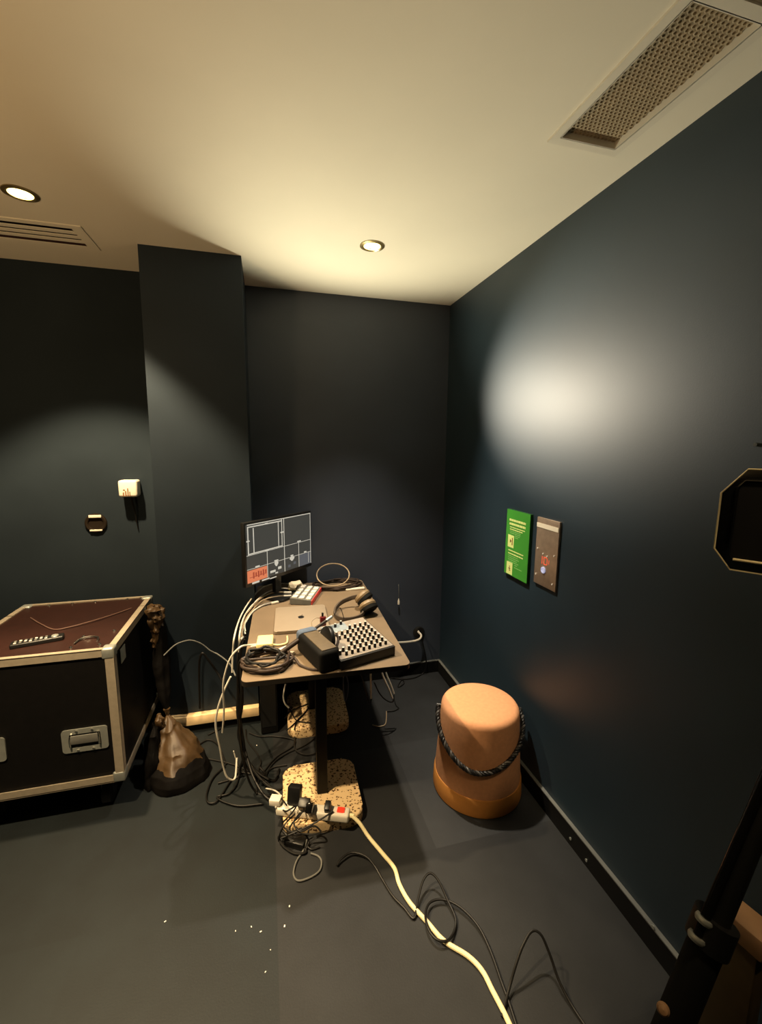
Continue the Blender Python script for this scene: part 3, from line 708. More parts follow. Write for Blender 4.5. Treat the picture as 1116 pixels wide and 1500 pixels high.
# coil at the back of the desk
random.seed(11)
def coil_pts(cx, cy, rx, ry, z0, turns, dz, wob, ph=0.0, tail=None):
    pts = []; N = int(turns * 12)
    for k in range(N + 1):
        a = ph + 2 * math.pi * k / 12
        f = 1 + random.uniform(-wob, wob)
        pts.append((cx + rx * f * math.cos(a) + random.uniform(-.006, .006), cy + ry * f * math.sin(a), z0 + dz * k / N + random.uniform(0, 0.004)))
    return (pts + tail) if tail else pts
cable('coiled_cable', 'flat brown cable coil lying at the back right of the desk', coil_pts(0.415, 2.660, 0.145, 0.085, TZ + 0.005, 4.3, 0.022, 0.13), 0.0048, M['brown_cable'])
cable('coiled_cable', 'beige cable ring leaning upright on the coil at the desk back',
      [(0.395 + 0.105 * math.cos(a), 2.665 + 0.055 * math.sin(a), 0.853 + 0.058 * math.sin(a)) for a in [2 * math.pi * k / 16 for k in range(16)]], 0.0042, M['tan_cable'], closed=True)
cable('loose_cable', 'thin beige cable running along the front of the back coil', [(0.240, 2.612, TZ + 0.005), (0.30, 2.600, TZ + 0.005), (0.36, 2.590, TZ + 0.006), (0.41, 2.580, TZ + 0.005)], 0.0045, M['brown_cable'])

# bundle leaving the switcher over the left edge
G = 'cable bundle from the switcher'
bundle = [
    ([(0.145, 2.686, 0.800), (0.036, 2.739, 0.796), (-0.052, 2.664, 0.796), (-0.111, 2.475, 0.794), (-0.153, 2.268, 0.786), (-0.167, 2.020, 0.795), (-0.178, 2.000, 0.718), (-0.185, 2.000, 0.616)], 'white_cable', 'white cable uppermost of the bundle arching behind the switcher'),
    ([(0.144, 2.607, 0.795), (0.058, 2.625, 0.800), (-0.027, 2.568, 0.796), (-0.098, 2.406, 0.790), (-0.138, 2.241, 0.784), (-0.147, 2.040, 0.784), (-0.153, 2.030, 0.700)], 'white_cable', 'white cable second from the back of the switcher bundle'),
    ([(0.113, 2.570, 0.788), (0.024, 2.586, 0.790), (-0.058, 2.497, 0.790), (-0.114, 2.339, 0.785), (-0.138, 2.233, 0.780), (-0.147, 2.060, 0.737), (-0.157, 2.050, 0.620)], 'tan_cable', 'beige cable in the middle of the switcher bundle'),
    ([(0.110, 2.526, 0.782), (0.031, 2.528, 0.784), (-0.047, 2.482, 0.782), (-0.103, 2.332, 0.779), (-0.128, 2.231, 0.776), (-0.138, 2.100, 0.771), (-0.146, 2.060, 0.684)], 'tan_cable', 'beige cable nearest the laptop in the switcher bundle'),
    ([(0.033, 2.451, 0.778), (-0.039, 2.424, 0.778), (-0.096, 2.338, 0.776), (-0.121, 2.232, 0.775), (-0.131, 2.160, 0.776), (-0.126, 2.100, 0.759), (-0.143, 2.050, 0.752)], 'white_cable', 'short white cable ending by the laptop corner'),
]
for i, (pts, mm, lab) in enumerate(bundle):
    o = cable('video_cable', lab, pts, 0.0042, M[mm], G)
    a, c = Vector(pts[0]), Vector(pts[1]); d = (c - a).normalized()
    plug = B().box((-0.009, -0.006, -0.012), (0.009, 0.006, 0.034), aim(a, c), bevel=0.003).build('plug', M['yellow_plastic'] if i in (0, 1) else M['white_plastic'], o)

# white loops hanging off the left side
cable('hanging_cable', 'white lead from the square adapter hanging left of the desk',
      [(-0.067, 1.911, 0.784), (-0.099, 1.908, 0.786), (-0.134, 1.860, 0.803), (-0.178, 1.860, 0.755), (-0.209, 1.880, 0.658), (-0.218, 1.900, 0.573), (-0.222, 1.930, 0.474), (-0.237, 1.960, 0.342)], 0.0042, M['white_cable'])
cable('hanging_cable', 'long white cable drooping in a loop to the floor left of the desk',
      [(-0.187, 1.940, 0.628), (-0.219, 1.940, 0.562), (-0.250, 1.950, 0.473), (-0.265, 1.960, 0.379), (-0.253, 1.970, 0.257), (-0.244, 1.980, 0.153), (-0.228, 1.980, 0.088), (-0.196, 2.000, 0.061), (-0.188, 2.060, 0.124)], 0.0046, M['white_cable'])
cable('hanging_cable', 'thin white cable end dangling from the dark bunch below the desk', [(-0.204, 2.080, 0.150), (-0.193, 2.080, 0.098), (-0.180, 2.100, 0.038), (-0.163, 2.120, -0.010)], 0.003, M['white_cable'])

# dark bunch hanging on the left side
random.seed(5)
GB = 'black cables hanging left of the desk'
for i in range(6):
    j = lambda s_: random.uniform(-s_, s_)
    pts = []
    for (px, py, yy) in [(0, 0, 0)] : pass
    top = [(-0.128 + j(0.008), 2.02 + 0.03 * i, 0.765), (-0.150 + j(0.01), 2.02 + 0.02 * i, 0.70)]
    mid = [(-0.157 + j(0.016), 2.03 + j(0.03), 0.55), (-0.160 + j(0.018), 2.05 + j(0.03), 0.40), (-0.162 + j(0.014), 2.07 + j(0.02), 0.26), (-0.160 + j(0.008), 2.09 + j(0.01), 0.15)]
    a0 = -0.6 + 0.5 * i
    end = [(-0.155 + 0.06 * math.cos(a0), 2.05 + 0.06 * math.sin(a0) - 0.03, 0.05), (-0.14 + 0.14 * math.cos(a0), 2.0 + 0.13 * math.sin(a0) - 0.05, 0.008), (-0.12 + 0.22 * math.cos(a0 + 0.5), 1.97 + 0.2 * math.sin(a0 + .5) - 0.05, 0.006)]
    cable('hanging_cable', 'black cable in the bunch hanging down the left side of the desk', top + mid + end, 0.0058, M['rubber'], GB)
# brown coil at the front left of the desk
random.seed(21)
cable('coiled_cable', 'dark brown cable coil piled at the front left corner of the desk',
      coil_pts(-0.020, 1.738, 0.094, 0.078, TZ + 0.006, 5.2, 0.022, 0.16, 2.0, tail=[(0.070, 1.742, TZ + 0.02), (0.110, 1.690, TZ + 0.006), (0.165, 1.640, TZ + 0.006), (0.225, 1.640, TZ + 0.03), (0.270, 1.700, TZ + 0.085), (0.272, 1.745, TZ + 0.10)]), 0.0056, M['brown_cable'])
random.seed(22)
cable('coiled_cable', 'black cable looped loosely over the brown coil at the desk corner',
      coil_pts(-0.030, 1.740, 0.068, 0.072, TZ + 0.030, 2.4, 0.014, 0.2, 0.4, tail=[(-0.09, 1.77, TZ + 0.035), (-0.120, 1.79, TZ + 0.012), (-0.140, 1.80, TZ - 0.02), (-0.150, 1.83, TZ - 0.15), (-0.155, 1.87, TZ - 0.4), (-0.14, 1.93, 0.15), (-0.10, 1.95, 0.010), (-0.02, 1.90, 0.008)]), 0.0052, M['rubber'])

# floor tangle: each cable its own
def fl(z, *pts): return [(p[0], p[1], z) for p in pts]
GT = 'black cables tangled on the floor under the desk'
tang = [
    fl(0.006, (-0.423, 2.276, 0.000), (-0.314, 2.227, 0.000), (-0.205, 2.159, 0.000), (-0.090, 2.056, 0.000), (-0.033, 1.977, 0.000), (-0.005, 1.892, 0.000)),
    fl(0.010, (-0.257, 2.167, -0.000), (-0.310, 2.093, 0.000), (-0.327, 1.996, 0.000), (-0.314, 1.939, 0.000), (-0.274, 1.937, 0.000), (-0.230, 2.036, 0.000), (-0.186, 2.119, 0.000), (-0.156, 2.213, 0.000)),
    fl(0.006, (-0.166, 2.449, 0.000), (-0.155, 2.354, 0.000), (-0.103, 2.238, 0.000), (-0.077, 2.157, 0.000), (-0.087, 2.094, -0.000), (-0.063, 2.059, 0.000), (-0.015, 2.095, -0.000), (0.055, 2.097, 0.000)),
    fl(0.009, (-0.181, 2.142, 0.000), (-0.191, 2.026, 0.000), (-0.225, 1.970, 0.000), (-0.277, 1.962, -0.000), (-0.236, 1.919, 0.000), (-0.167, 1.881, 0.000), (-0.065, 1.867, -0.000)),
    fl(0.006, (-0.145, 2.412, 0.000), (-0.087, 2.366, 0.000), (-0.003, 2.345, -0.000), (0.103, 2.288, 0.000), (0.092, 2.233, 0.000), (0.005, 2.172, 0.000), (-0.056, 2.086, -0.000), (-0.089, 2.009, 0.000), (-0.094, 1.936, 0.000)),
    fl(0.010, (0.111, 2.304, 0.000), (0.103, 2.230, -0.000), (0.118, 2.176, 0.000), (0.167, 2.142, 0.000), (0.241, 2.145, 0.000)),
    fl(0.006, (0.226, 2.275, -0.000), (0.155, 2.222, 0.000), (0.060, 2.185, 0.000), (-0.021, 2.117, -0.000), (-0.066, 1.994, 0.000)),
    fl(0.006, (-0.375, 2.452, 0.000), (-0.315, 2.493, 0.000), (-0.231, 2.565, 0.000), (-0.179, 2.572, 0.000)),
]
for pts in tang: cable('floor_cable', 'black cable tangled on the floor beside the desk feet', pts, 0.0042, M['rubber'], GT)
cable('floor_cable', 'black cable with pale plug running out behind the cloth bundle', [(-0.483, 2.373, 0.008), (-0.449, 2.359, 0.012), (-0.419, 2.372, 0.010), (-0.369, 2.406, 0.006), (-0.316, 2.357, 0.006), (-0.278, 2.258, 0.006), (-0.254, 2.179, 0.006)], 0.0045, M['rubber'])
B().tube([(-0.489, 2.372, 0.010), (-0.431, 2.358, 0.014)], 0.0055, smooth_path=False).build('plug', M['white_plastic'], bpy.context.scene.objects[[o.name for o in COL.objects if o.get('label', '').startswith('black cable with pale plug')][0]])

# cables on the back foot slab
GS = 'thin dark cables lying over the back foot slab'
for pts in ([(0.079, 2.419, 0.200), (0.076, 2.478, 0.120), (0.092, 2.508, 0.062), (0.106, 2.449, 0.061), (0.126, 2.383, 0.061), (0.167, 2.353, 0.061), (0.205, 2.337, 0.061)],
            [(0.066, 2.302, 0.061), (0.120, 2.365, 0.061), (0.174, 2.432, 0.061), (0.208, 2.495, 0.061)],
            [(0.108, 2.298, 0.061), (0.124, 2.364, 0.061), (0.152, 2.410, 0.061), (0.198, 2.468, 0.061)],
            [(0.060, 2.420, 0.061), (0.095, 2.480, 0.061), (0.151, 2.509, 0.061), (0.208, 2.532, 0.061)]):
    cable('slab_cable', 'thin dark cable lying over the back speckled slab', pts, 0.0032, M['rubber'], GS)
cable('slab_cable', 'white lead end dropping onto the back speckled slab', [(0.068, 2.360, 0.314), (0.054, 2.340, 0.260), (0.060, 2.320, 0.221), (0.081, 2.310, 0.194)], 0.0045, M['white_cable'])

# right side of the desk
cable('power_lead', 'white lead from the black outlet to the right edge of the desk',
      [(1.032, 2.798, 0.339), (1.048, 2.770, 0.318), (1.021, 2.750, 0.299), (0.948, 2.735, 0.298), (0.867, 2.720, 0.309), (0.806, 2.700, 0.321)], 0.0072, M['white_cable'])
cable('power_lead', 'black lead dropping from the outlet to the floor and trailing left', [(1.056, 2.790, 0.303), (1.078, 2.785, 0.207), (1.094, 2.780, 0.127), (1.095, 2.778, 0.058), (1.074, 2.790, 0.006), (0.991, 2.751, 0.006), (0.898, 2.756, 0.006), (0.827, 2.793, 0.006)], 0.0042, M['rubber'])
cable('strap_lead', 'straight white lead hanging below the right side of the desk', [(0.524, 2.160, 0.473), (0.525, 2.160, 0.372), (0.527, 2.160, 0.276)], 0.0055, M['white_cable'])
o = cable('strap_lead', 'left one of two slanting white leads below the desk right edge', [(0.595, 2.220, 0.433), (0.612, 2.220, 0.367), (0.646, 2.220, 0.286), (0.671, 2.220, 0.218)], 0.0052, M['white_cable'])
o = cable('strap_lead', 'right one of two slanting white leads below the desk right edge', [(0.620, 2.235, 0.422), (0.637, 2.235, 0.364), (0.662, 2.235, 0.301), (0.684, 2.235, 0.237)], 0.0052, M['white_cable'])
cable('strap_lead', 'black cable loop hanging under the right side of the desk', [(0.454, 2.100, 0.475), (0.472, 2.100, 0.405), (0.492, 2.100, 0.323), (0.508, 2.120, 0.271), (0.529, 2.160, 0.272)], 0.0036, M['rubber'])
cable('strap_lead', 'black cable slung below the two slanting white leads', [(0.555, 2.200, 0.345), (0.587, 2.200, 0.273), (0.628, 2.200, 0.224), (0.672, 2.220, 0.196), (0.684, 2.235, 0.228)], 0.0036, M['rubber'])
cable('strap_lead', 'thin dark blue cable loop hanging beside the front desk post', [(0.353, 2.050, 0.516), (0.352, 2.050, 0.421), (0.359, 2.050, 0.354), (0.374, 2.050, 0.387), (0.377, 2.050, 0.455), (0.363, 2.050, 0.514)], 0.0026, mat('navy_cable', (0.02, 0.03, 0.07), 0.4))
cable('floor_cable', 'thin dark cable zigzagging on the floor right of the desk', [(0.778, 2.540, 0.006), (0.769, 2.463, 0.006), (0.777, 2.431, 0.006), (0.739, 2.410, 0.006), (0.691, 2.415, 0.006)], 0.003, M['rubber'])
cable('floor_cable', 'short black cable kinked on the floor below the outlet', [(0.901, 2.764, 0.006), (0.904, 2.707, 0.006), (0.855, 2.665, 0.006), (0.851, 2.684, 0.006), (0.914, 2.771, 0.006)], 0.0028, M['rubber'])
cable('floor_cable', 'thin pale cable curling on the floor between desk and stool', [(0.571, 2.307, 0.005), (0.611, 2.284, 0.005), (0.648, 2.294, 0.005), (0.672, 2.350, 0.005), (0.691, 2.417, 0.005)], 0.0032, M['tan_cable'])

# thin bent wire against the column, and its shadow modelled as a black tube
cable('wire_and_shadow', 'thin pale wire arching in front of the column', [(-0.561, 2.380, 0.558), (-0.512, 2.400, 0.598), (-0.474, 2.420, 0.607), (-0.430, 2.430, 0.606), (-0.381, 2.440, 0.575), (-0.336, 2.440, 0.529), (-0.292, 2.420, 0.509), (-0.223, 2.280, 0.520), (-0.183, 2.140, 0.521)], 0.0036, M['grey_foam'])
cable('wire_and_shadow', 'black tube standing for the shadow of the pale wire on the column face', [(-0.418, 2.500, 0.149), (-0.412, 2.490, 0.317), (-0.403, 2.480, 0.448), (-0.385, 2.475, 0.502), (-0.358, 2.475, 0.465), (-0.310, 2.470, 0.378), (-0.267, 2.440, 0.304)], 0.006, M['rubber'])

# ---------------------------------------------------------------- power strip on the front slab
ps0, ps1 = Vector((0.000, 1.755, 0.0)), Vector((0.305, 1.635, 0.0))
pang = math.atan2(ps1.y - ps0.y, ps1.x - ps0.x); PL = (ps1 - ps0).length
ps = thing('power_strip', 'white power strip with a red lit switch on the front slab', 'power strip', (ps0.x, ps0.y, 0.055), pang)
B().box((0, -0.026, 0.0), (PL, 0.026, 0.040), bevel=0.010, seg=3).build('body', M['white_plastic'], ps)
M['switch_red'] = mat('switch_red_lit', (0.6, 0.03, 0.01), 0.4, emit=(1.0, 0.06, 0.02), estr=0.5)
B().box((PL - 0.055, -0.012, 0.038), (PL - 0.022, 0.014, 0.046), bevel=0.002).build('switch', M['switch_red'], ps)
for k in range(4):
    B().lathe([(0.020, 0.0401), (0.018, 0.0408), (0.015, 0.0404), (0.0, 0.0402)], 24, Matrix.Translation((0.045 + 0.055 * k, 0, 0))).build('socket', M['white_plastic'], ps)
B().tube([(PL - 0.005, 0, 0.020), (PL + 0.02, 0, 0.020)], 0.010, smooth_path=False).build('cord_boot', M['cream_cord'], ps)
cord_world = [(0.318, 1.626, 0.075), (0.344, 1.605, 0.055), (0.375, 1.565, 0.020), (0.418, 1.480, 0.009), (0.445, 1.413, 0.009), (0.445, 1.349, 0.009), (0.462, 1.275, 0.009), (0.500, 1.199, 0.009), (0.535, 1.128, 0.009), (0.594, 1.067, 0.009), (0.621, 1.018, 0.009), (0.628, 0.962, 0.009), (0.635, 0.902, 0.009), (0.638, 0.835, 0.009), (0.647, 0.752, 0.009)]
B().tube(cord_world, 0.0078, 10).build('cord', M['cream_cord'], ps, world=True)
def plug(name, label, x, lean, m, w_, h_, cat='plug', lead=None, lm=None, dy=0.0):
    loc = frame(ps) @ Vector((x, dy, 0.042))
    t = thing(name, label, cat, loc, pang)
    T = Matrix.Rotation(lean, 4, 'X')
    B().box((-w_ / 2, -0.020, 0.0), (w_ / 2, 0.020, h_), T, bevel=0.005).build('body', m, t)
    if lead: B().tube(lead, 0.0034).build('lead', lm or M['rubber'], t, world=True)
    return t
plug('power_adapter', 'black block adapter plugged in at the back end of the strip', 0.075, -0.25, M['black_plastic'], 0.058, 0.075, 'adapter', [(0.040, 1.686, 0.140), (0.024, 1.731, 0.130), (-0.004, 1.819, 0.090), (-0.042, 1.918, 0.030)], dy=0.012)
plug('flat_plug', 'black flat plug lying in the middle of the strip', 0.130, 0.5, M['black_plastic'], 0.050, 0.048, 'plug', [(0.073, 1.666, 0.110), (0.043, 1.660, 0.090), (0.020, 1.647, 0.075), (0.007, 1.642, 0.050), (0.001, 1.641, 0.020)])
plug('flat_plug', 'glossy black plug turned sideways beside the adapter', 0.158, 0.9, M['black_gloss'], 0.030, 0.058, 'plug', [(0.096, 1.668, 0.110), (0.066, 1.654, 0.080), (0.091, 1.609, 0.075), (0.149, 1.621, 0.075), (0.174, 1.594, 0.062), (0.132, 1.598, 0.062), (0.063, 1.622, 0.062)])
plug('angled_plug', 'black angled plug beside the red switch with lead running left', 0.232, 0.35, M['black_plastic'], 0.026, 0.034, 'plug', [(0.235, 1.645, 0.105), (0.185, 1.632, 0.092), (0.121, 1.624, 0.075), (0.063, 1.618, 0.066), (0.012, 1.621, 0.050)])
t = plug('white_plug', 'white plug at the left end of the power strip', -0.006, 0.0, M['white_plastic'], 0.050, 0.030, 'plug', [(-0.006, 1.730, 0.100), (-0.005, 1.775, 0.090), (0.014, 1.817, 0.080), (-0.010, 1.887, 0.050), (-0.049, 1.945, 0.020)], M['white_cable'])
for pts, lab in (([(0.087, 1.703, 0.120), (0.062, 1.671, 0.115), (0.038, 1.656, 0.105), (0.020, 1.667, 0.075), (0.031, 1.650, 0.063), (0.058, 1.629, 0.063), (0.098, 1.636, 0.063)], 'black lead curling in front of the left half of the power strip'),
                 ([(0.115, 1.679, 0.115), (0.089, 1.653, 0.105), (0.060, 1.660, 0.072), (0.047, 1.639, 0.063), (0.074, 1.609, 0.062), (0.108, 1.616, 0.050), (0.124, 1.609, 0.020), (0.110, 1.585, 0.008)], 'black lead draped from the middle plugs over the slab front edge'),
                 ([(-0.018, 1.873, 0.020), (0.006, 1.794, 0.050), (0.031, 1.702, 0.100), (0.051, 1.688, 0.115), (0.078, 1.703, 0.115)], 'black lead rising from the floor to the block adapter')):
    cable('slab_lead', lab, pts, 0.0034, M['rubber'])
# cables dropping off the slab front
cable('slab_lead', 'grey lead looping from the front slab onto the floor', [(0.126, 1.620, 0.062), (0.119, 1.614, 0.030), (0.099, 1.584, 0.006), (0.068, 1.543, 0.006), (0.054, 1.494, 0.006), (0.070, 1.462, 0.006), (0.118, 1.464, 0.006), (0.155, 1.482, 0.006), (0.167, 1.517, 0.006), (0.156, 1.544, 0.006), (0.128, 1.564, 0.006)], 0.0036, M['grey_foam'])
cable('slab_lead', 'black lead heaped at the front left corner of the slab', [(0.014, 1.652, 0.062), (0.035, 1.617, 0.058), (0.002, 1.650, 0.030), (0.022, 1.619, 0.010), (0.065, 1.578, 0.008), (0.109, 1.573, 0.008), (0.090, 1.614, 0.010), (0.046, 1.637, 0.012), (0.020, 1.625, 0.018)], 0.0052, M['rubber'])
bp_ = thing('black_brick', 'black power brick on the floor in front of the slab', 'adapter', (0.068, 1.630, 0.000), math.radians(-30))
B().box((-0.050, -0.025, 0.0), (0.050, 0.025, 0.030), bevel=0.006).build('body', M['black_plastic'], bp_)
B().tube([(0.048, 0, 0.012), (0.08, -0.01, 0.006), (0.11, 0.01, 0.005)], 0.0034).build('lead', M['rubber'], bp_)
# black cable looping over the floor to the lower right
cable('floor_cable', 'long black cable looping across the floor and over the cream cord',
      [(0.223, 1.481, 0.010), (0.245, 1.498, 0.018), (0.290, 1.512, 0.020), (0.341, 1.483, 0.020), (0.368, 1.440, 0.015), (0.387, 1.385, 0.007), (0.408, 1.316, 0.007), (0.437, 1.264, 0.007), (0.460, 1.222, 0.007), (0.491, 1.268, 0.020), (0.527, 1.310, 0.045), (0.560, 1.322, 0.055), (0.583, 1.295, 0.045), (0.596, 1.240, 0.022), (0.602, 1.181, 0.012),
       (0.580, 1.144, 0.010), (0.543, 1.118, 0.020), (0.509, 1.127, 0.024), (0.493, 1.162, 0.024), (0.499, 1.211, 0.022), (0.532, 1.248, 0.020), (0.585, 1.246, 0.018), (0.634, 1.204, 0.018), (0.667, 1.137, 0.015), (0.674, 1.062, 0.010), (0.666, 0.974, 0.008), (0.662, 0.924, 0.007), (0.649, 0.834, 0.006)], 0.0042, M['rubber'])
cable('floor_cable', 'black cable arching up from the floor at the lower right',
      [(0.624, 0.902, 0.006), (0.676, 0.949, 0.020), (0.715, 0.976, 0.060), (0.751, 0.997, 0.090), (0.793, 1.013, 0.110), (0.818, 0.998, 0.105), (0.828, 0.962, 0.070), (0.831, 0.921, 0.035), (0.840, 0.874, 0.012), (0.851, 0.811, 0.006)], 0.0042, M['rubber'])

# ---------------------------------------------------------------- stool
st = thing('round_stool', 'peach coloured round fabric stool with a black rope handle by the right wall', 'stool', (0.972, 1.742, 0))
B().lathe([(0.195, 0.0), (0.214, 0.004), (0.216, 0.012), (0.2125, 0.085), (0.209, 0.090), (0.200, 0.091)], 72).build('base_ring', M['stool_base'], st)
B().lathe([(0.190, 0.086), (0.2065, 0.090), (0.207, 0.098), (0.200, 0.20), (0.192, 0.33), (0.187, 0.415), (0.184, 0.430), (0.176, 0.441), (0.162, 0.447), (0.12, 0.4495), (0.06, 0.4505), (0.0, 0.451)], 72).build('seat_body', M['stool'], st)
def body_r(z): return 0.207 - (z - 0.098) * (0.207 - 0.187) / (0.415 - 0.098)
fa = math.atan2(-0.874, -0.487)
path = []
for k in range(41):
    u = k / 40; a = fa - math.radians(88) + math.radians(196) * u
    q = abs(u - 0.44) / (0.44 if u < 0.44 else 0.56)
    z = 0.218 + 0.185 * (1.12 * (q * q + 0.06) ** 0.56 - 0.12 * 1.0 - 0.06) 
    rr = body_r(z) + 0.0135
    path.append(Vector((rr * math.cos(a), rr * math.sin(a), z)))
hd = B()
P = catmull(path, 6); LEN = sum((P[i + 1] - P[i]).length for i in range(len(P) - 1))
for strand in range(3):
    pts = []; acc = 0
    for i, p in enumerate(P):
        d = (P[min(i + 1, len(P) - 1)] - P[max(i - 1, 0)]).normalized()
        out = Vector((p.x, p.y, 0)).normalized(); out = (out - d * out.dot(d)).normalized(); sd = d.cross(out)
        if i: acc += (p - P[i - 1]).length
        a = 2 * math.pi * (acc / 0.048 + strand / 3)
        pts.append(p + out * (0.0058 * math.cos(a)) + sd * (0.0058 * math.sin(a)))
    hd.use(M['rope'] if strand else M['rope_glint']); hd.tube(pts, 0.0064, 8, smooth_path=False)
hd.build('rope_handle', None, st)
for e in (0, -1):
    p = path[e]; n = Vector((p.x, p.y, 0)).normalized()
    B().cyl(0.012, -0.012, 0.010, aim(p - n * 0.004, p + n), 16).build('rope_anchor', M['black_plastic'], st)

# ---------------------------------------------------------------- flight case
FX0, FX1, FY0, FY1, FZ0, FZ1 = -1.300, -0.667, 1.985, 2.665, 0.165, 0.800
fc = thing('flight_case', 'black flight case with aluminium edges and brown top at the left', 'flight case', ((FX0 + FX1) / 2, (FY0 + FY1) / 2, 0))
fx0, fx1, fy0, fy1 = -(FX1 - FX0) / 2, (FX1 - FX0) / 2, -(FY1 - FY0) / 2, (FY1 - FY0) / 2
B().box((fx0 + 0.006, fy0 + 0.006, FZ0 + 0.006), (fx1 - 0.006, fy1 - 0.006, FZ1 - 0.012)).build('body', M['case_black'], fc)
B().box((fx0 + 0.02, fy0 + 0.02, FZ1 - 0.012), (fx1 - 0.02, fy1 - 0.02, FZ1 - 0.003)).build('top_board', M['case_top'], fc)
EW = 0.033
def edge(name, lo, hi): return B().box(lo, hi, bevel=0.003).build(name, M['alu'], fc)
sp_y = fy0 + 0.515       # lid split
tk = 0.004
def rail_y(x, y0_, y1_, z, zs):      # along y, at a side and top/bottom: an L profile
    sx = 1 if x > 0 else -1
    b = B(); b.box((x - sx * EW * 0.75, y0_, z - zs * tk), (x + sx * 0.002, y1_, z + zs * 0.002)); b.box((x - sx * tk, y0_, z - zs * EW), (x + sx * 0.002, y1_, z)); b.build('edge_rail', M['alu'], fc)
def rail_x(y, x0_, x1_, z, zs):
    sy = 1 if y > 0 else -1
    b = B(); b.box((x0_, y - sy * EW * 0.55, z - zs * tk), (x1_, y + sy * 0.002, z + zs * 0.002)); b.box((x0_, y - sy * tk, z - zs * EW), (x1_, y + sy * 0.002, z)); b.build('edge_rail', M['alu'], fc)
def rail_z(x, y):
    sx = 1 if x > 0 else -1; sy = 1 if y > 0 else -1
    b = B(); b.box((x - sx * EW, y - sy * tk, FZ0), (x + sx * 0.002, y + sy * 0.002, FZ1)); b.box((x - sx * tk, y - sy * EW, FZ0), (x + sx * 0.002, y, FZ1)); b.build('edge_rail', M['alu'], fc)
for sx in (fx0, fx1):
    rail_y(sx, fy0, sp_y - 0.004, FZ1, 1); rail_y(sx, sp_y + 0.004, fy1, FZ1, 1); rail_y(sx, fy0, fy1, FZ0, -1)
for sy in (fy0, fy1):
    rail_x(sy, fx0, fx1, FZ1, 1); rail_x(sy, fx0, fx1, FZ0, -1)
for sx in (fx0, fx1):
    for sy in (fy0, fy1): rail_z(sx, sy)
for sx in (fx0, fx1):
    for sy in (fy0, fy1):
        for z in (FZ0, FZ1):
            qx = 1 if sx > 0 else -1; qy = 1 if sy > 0 else -1; qz = 1 if z > 0.5 else -1
            b = B(); b.box((sx - qx * 0.046, sy - qy * 0.046, z - qz * 0.046), (sx + qx * 0.005, sy + qy * 0.005, z + qz * 0.005), bevel=0.010, seg=3)
            # hollow out: keep it a ball corner by intersecting visually with the body
            b.build('ball_corner', M['alu_grey'], fc)
def handle(x, z):
    y = fy0 + 0.004
    w_, h_ = 0.178, 0.108
    b = B()
    fr = rounded(w_, h_, 0.014, 4)
    inn = rounded(w_ - 0.058, h_ - 0.044, 0.006, 4)
    n = len(fr)
    vs = [(px + x, y - 0.004, pz + z) for px, pz in fr] + [(px + x, y - 0.004, pz + z) for px, pz in inn] + [(px + x, y + 0.020, pz + z) for px, pz in inn] + [(px + x, y + 0.002, pz + z) for px, pz in fr]
    fs = [(k, (k + 1) % n, n + (k + 1) % n, n + k) for k in range(n)] + [(n + k, n + (k + 1) % n, 2 * n + (k + 1) % n, 2 * n + k) for k in range(n)] + [[2 * n + k for k in range(n)]] + [(k, 3 * n + k, 3 * n + (k + 1) % n, (k + 1) % n) for k in range(n)]
    b.verts_faces(vs, fs)
    h = b.build('recessed_handle', M['alu_grey'], fc)
    B().box((x - 0.056, y - 0.0125, z - 0.012), (x + 0.056, y - 0.005, z + 0.028), bevel=0.003).build('grip', M['grey_foam'], h)
    g = B()
    for sx in (-1, 1):
        g.tube([(x + sx * 0.052, y - 0.006, z + 0.034), (x + sx * 0.056, y - 0.012, z + 0.01), (x + sx * 0.056, y - 0.012, z - 0.022)], 0.004)
        g.cyl(0.005, 0, 0.004, Matrix.Translation((x + sx * 0.030, y - 0.004, z + 0.045)) @ Tw, 10); g.cyl(0.005, 0, 0.004, Matrix.Translation((x + sx * 0.030, y - 0.004, z - 0.046)) @ Tw, 10)
    g.build('bail', M['chrome'], h)
handle(-0.805 - (FX0 + FX1) / 2, 0.391); handle(-1.187 - (FX0 + FX1) / 2, 0.400)
B().box((fx1 - 0.001, fy0 + 0.085, 0.685), (fx1 + 0.003, fy0 + 0.150, 0.752), bevel=0.001).build('label_plate', M['alu_grey'], fc)
for sx in (fx0 + 0.10, fx1 - 0.10):
    for sy in (fy0 + 0.10, fy1 - 0.10):
        c = B().box((sx - 0.035, sy - 0.035, FZ0 - 0.012), (sx + 0.035, sy + 0.035, FZ0 + 0.004)).build('caster', M['alu_grey'], fc)
        B().cyl(0.055, -0.018, 0.018, Matrix.Translation((sx, sy, 0.055)) @ TRX, 24).build('wheel', M['rubber'], c)
        B().box((sx - 0.026, sy - 0.022, 0.05), (sx + 0.026, sy + 0.022, FZ0 - 0.010)).build('fork', M['black_plastic'], c)
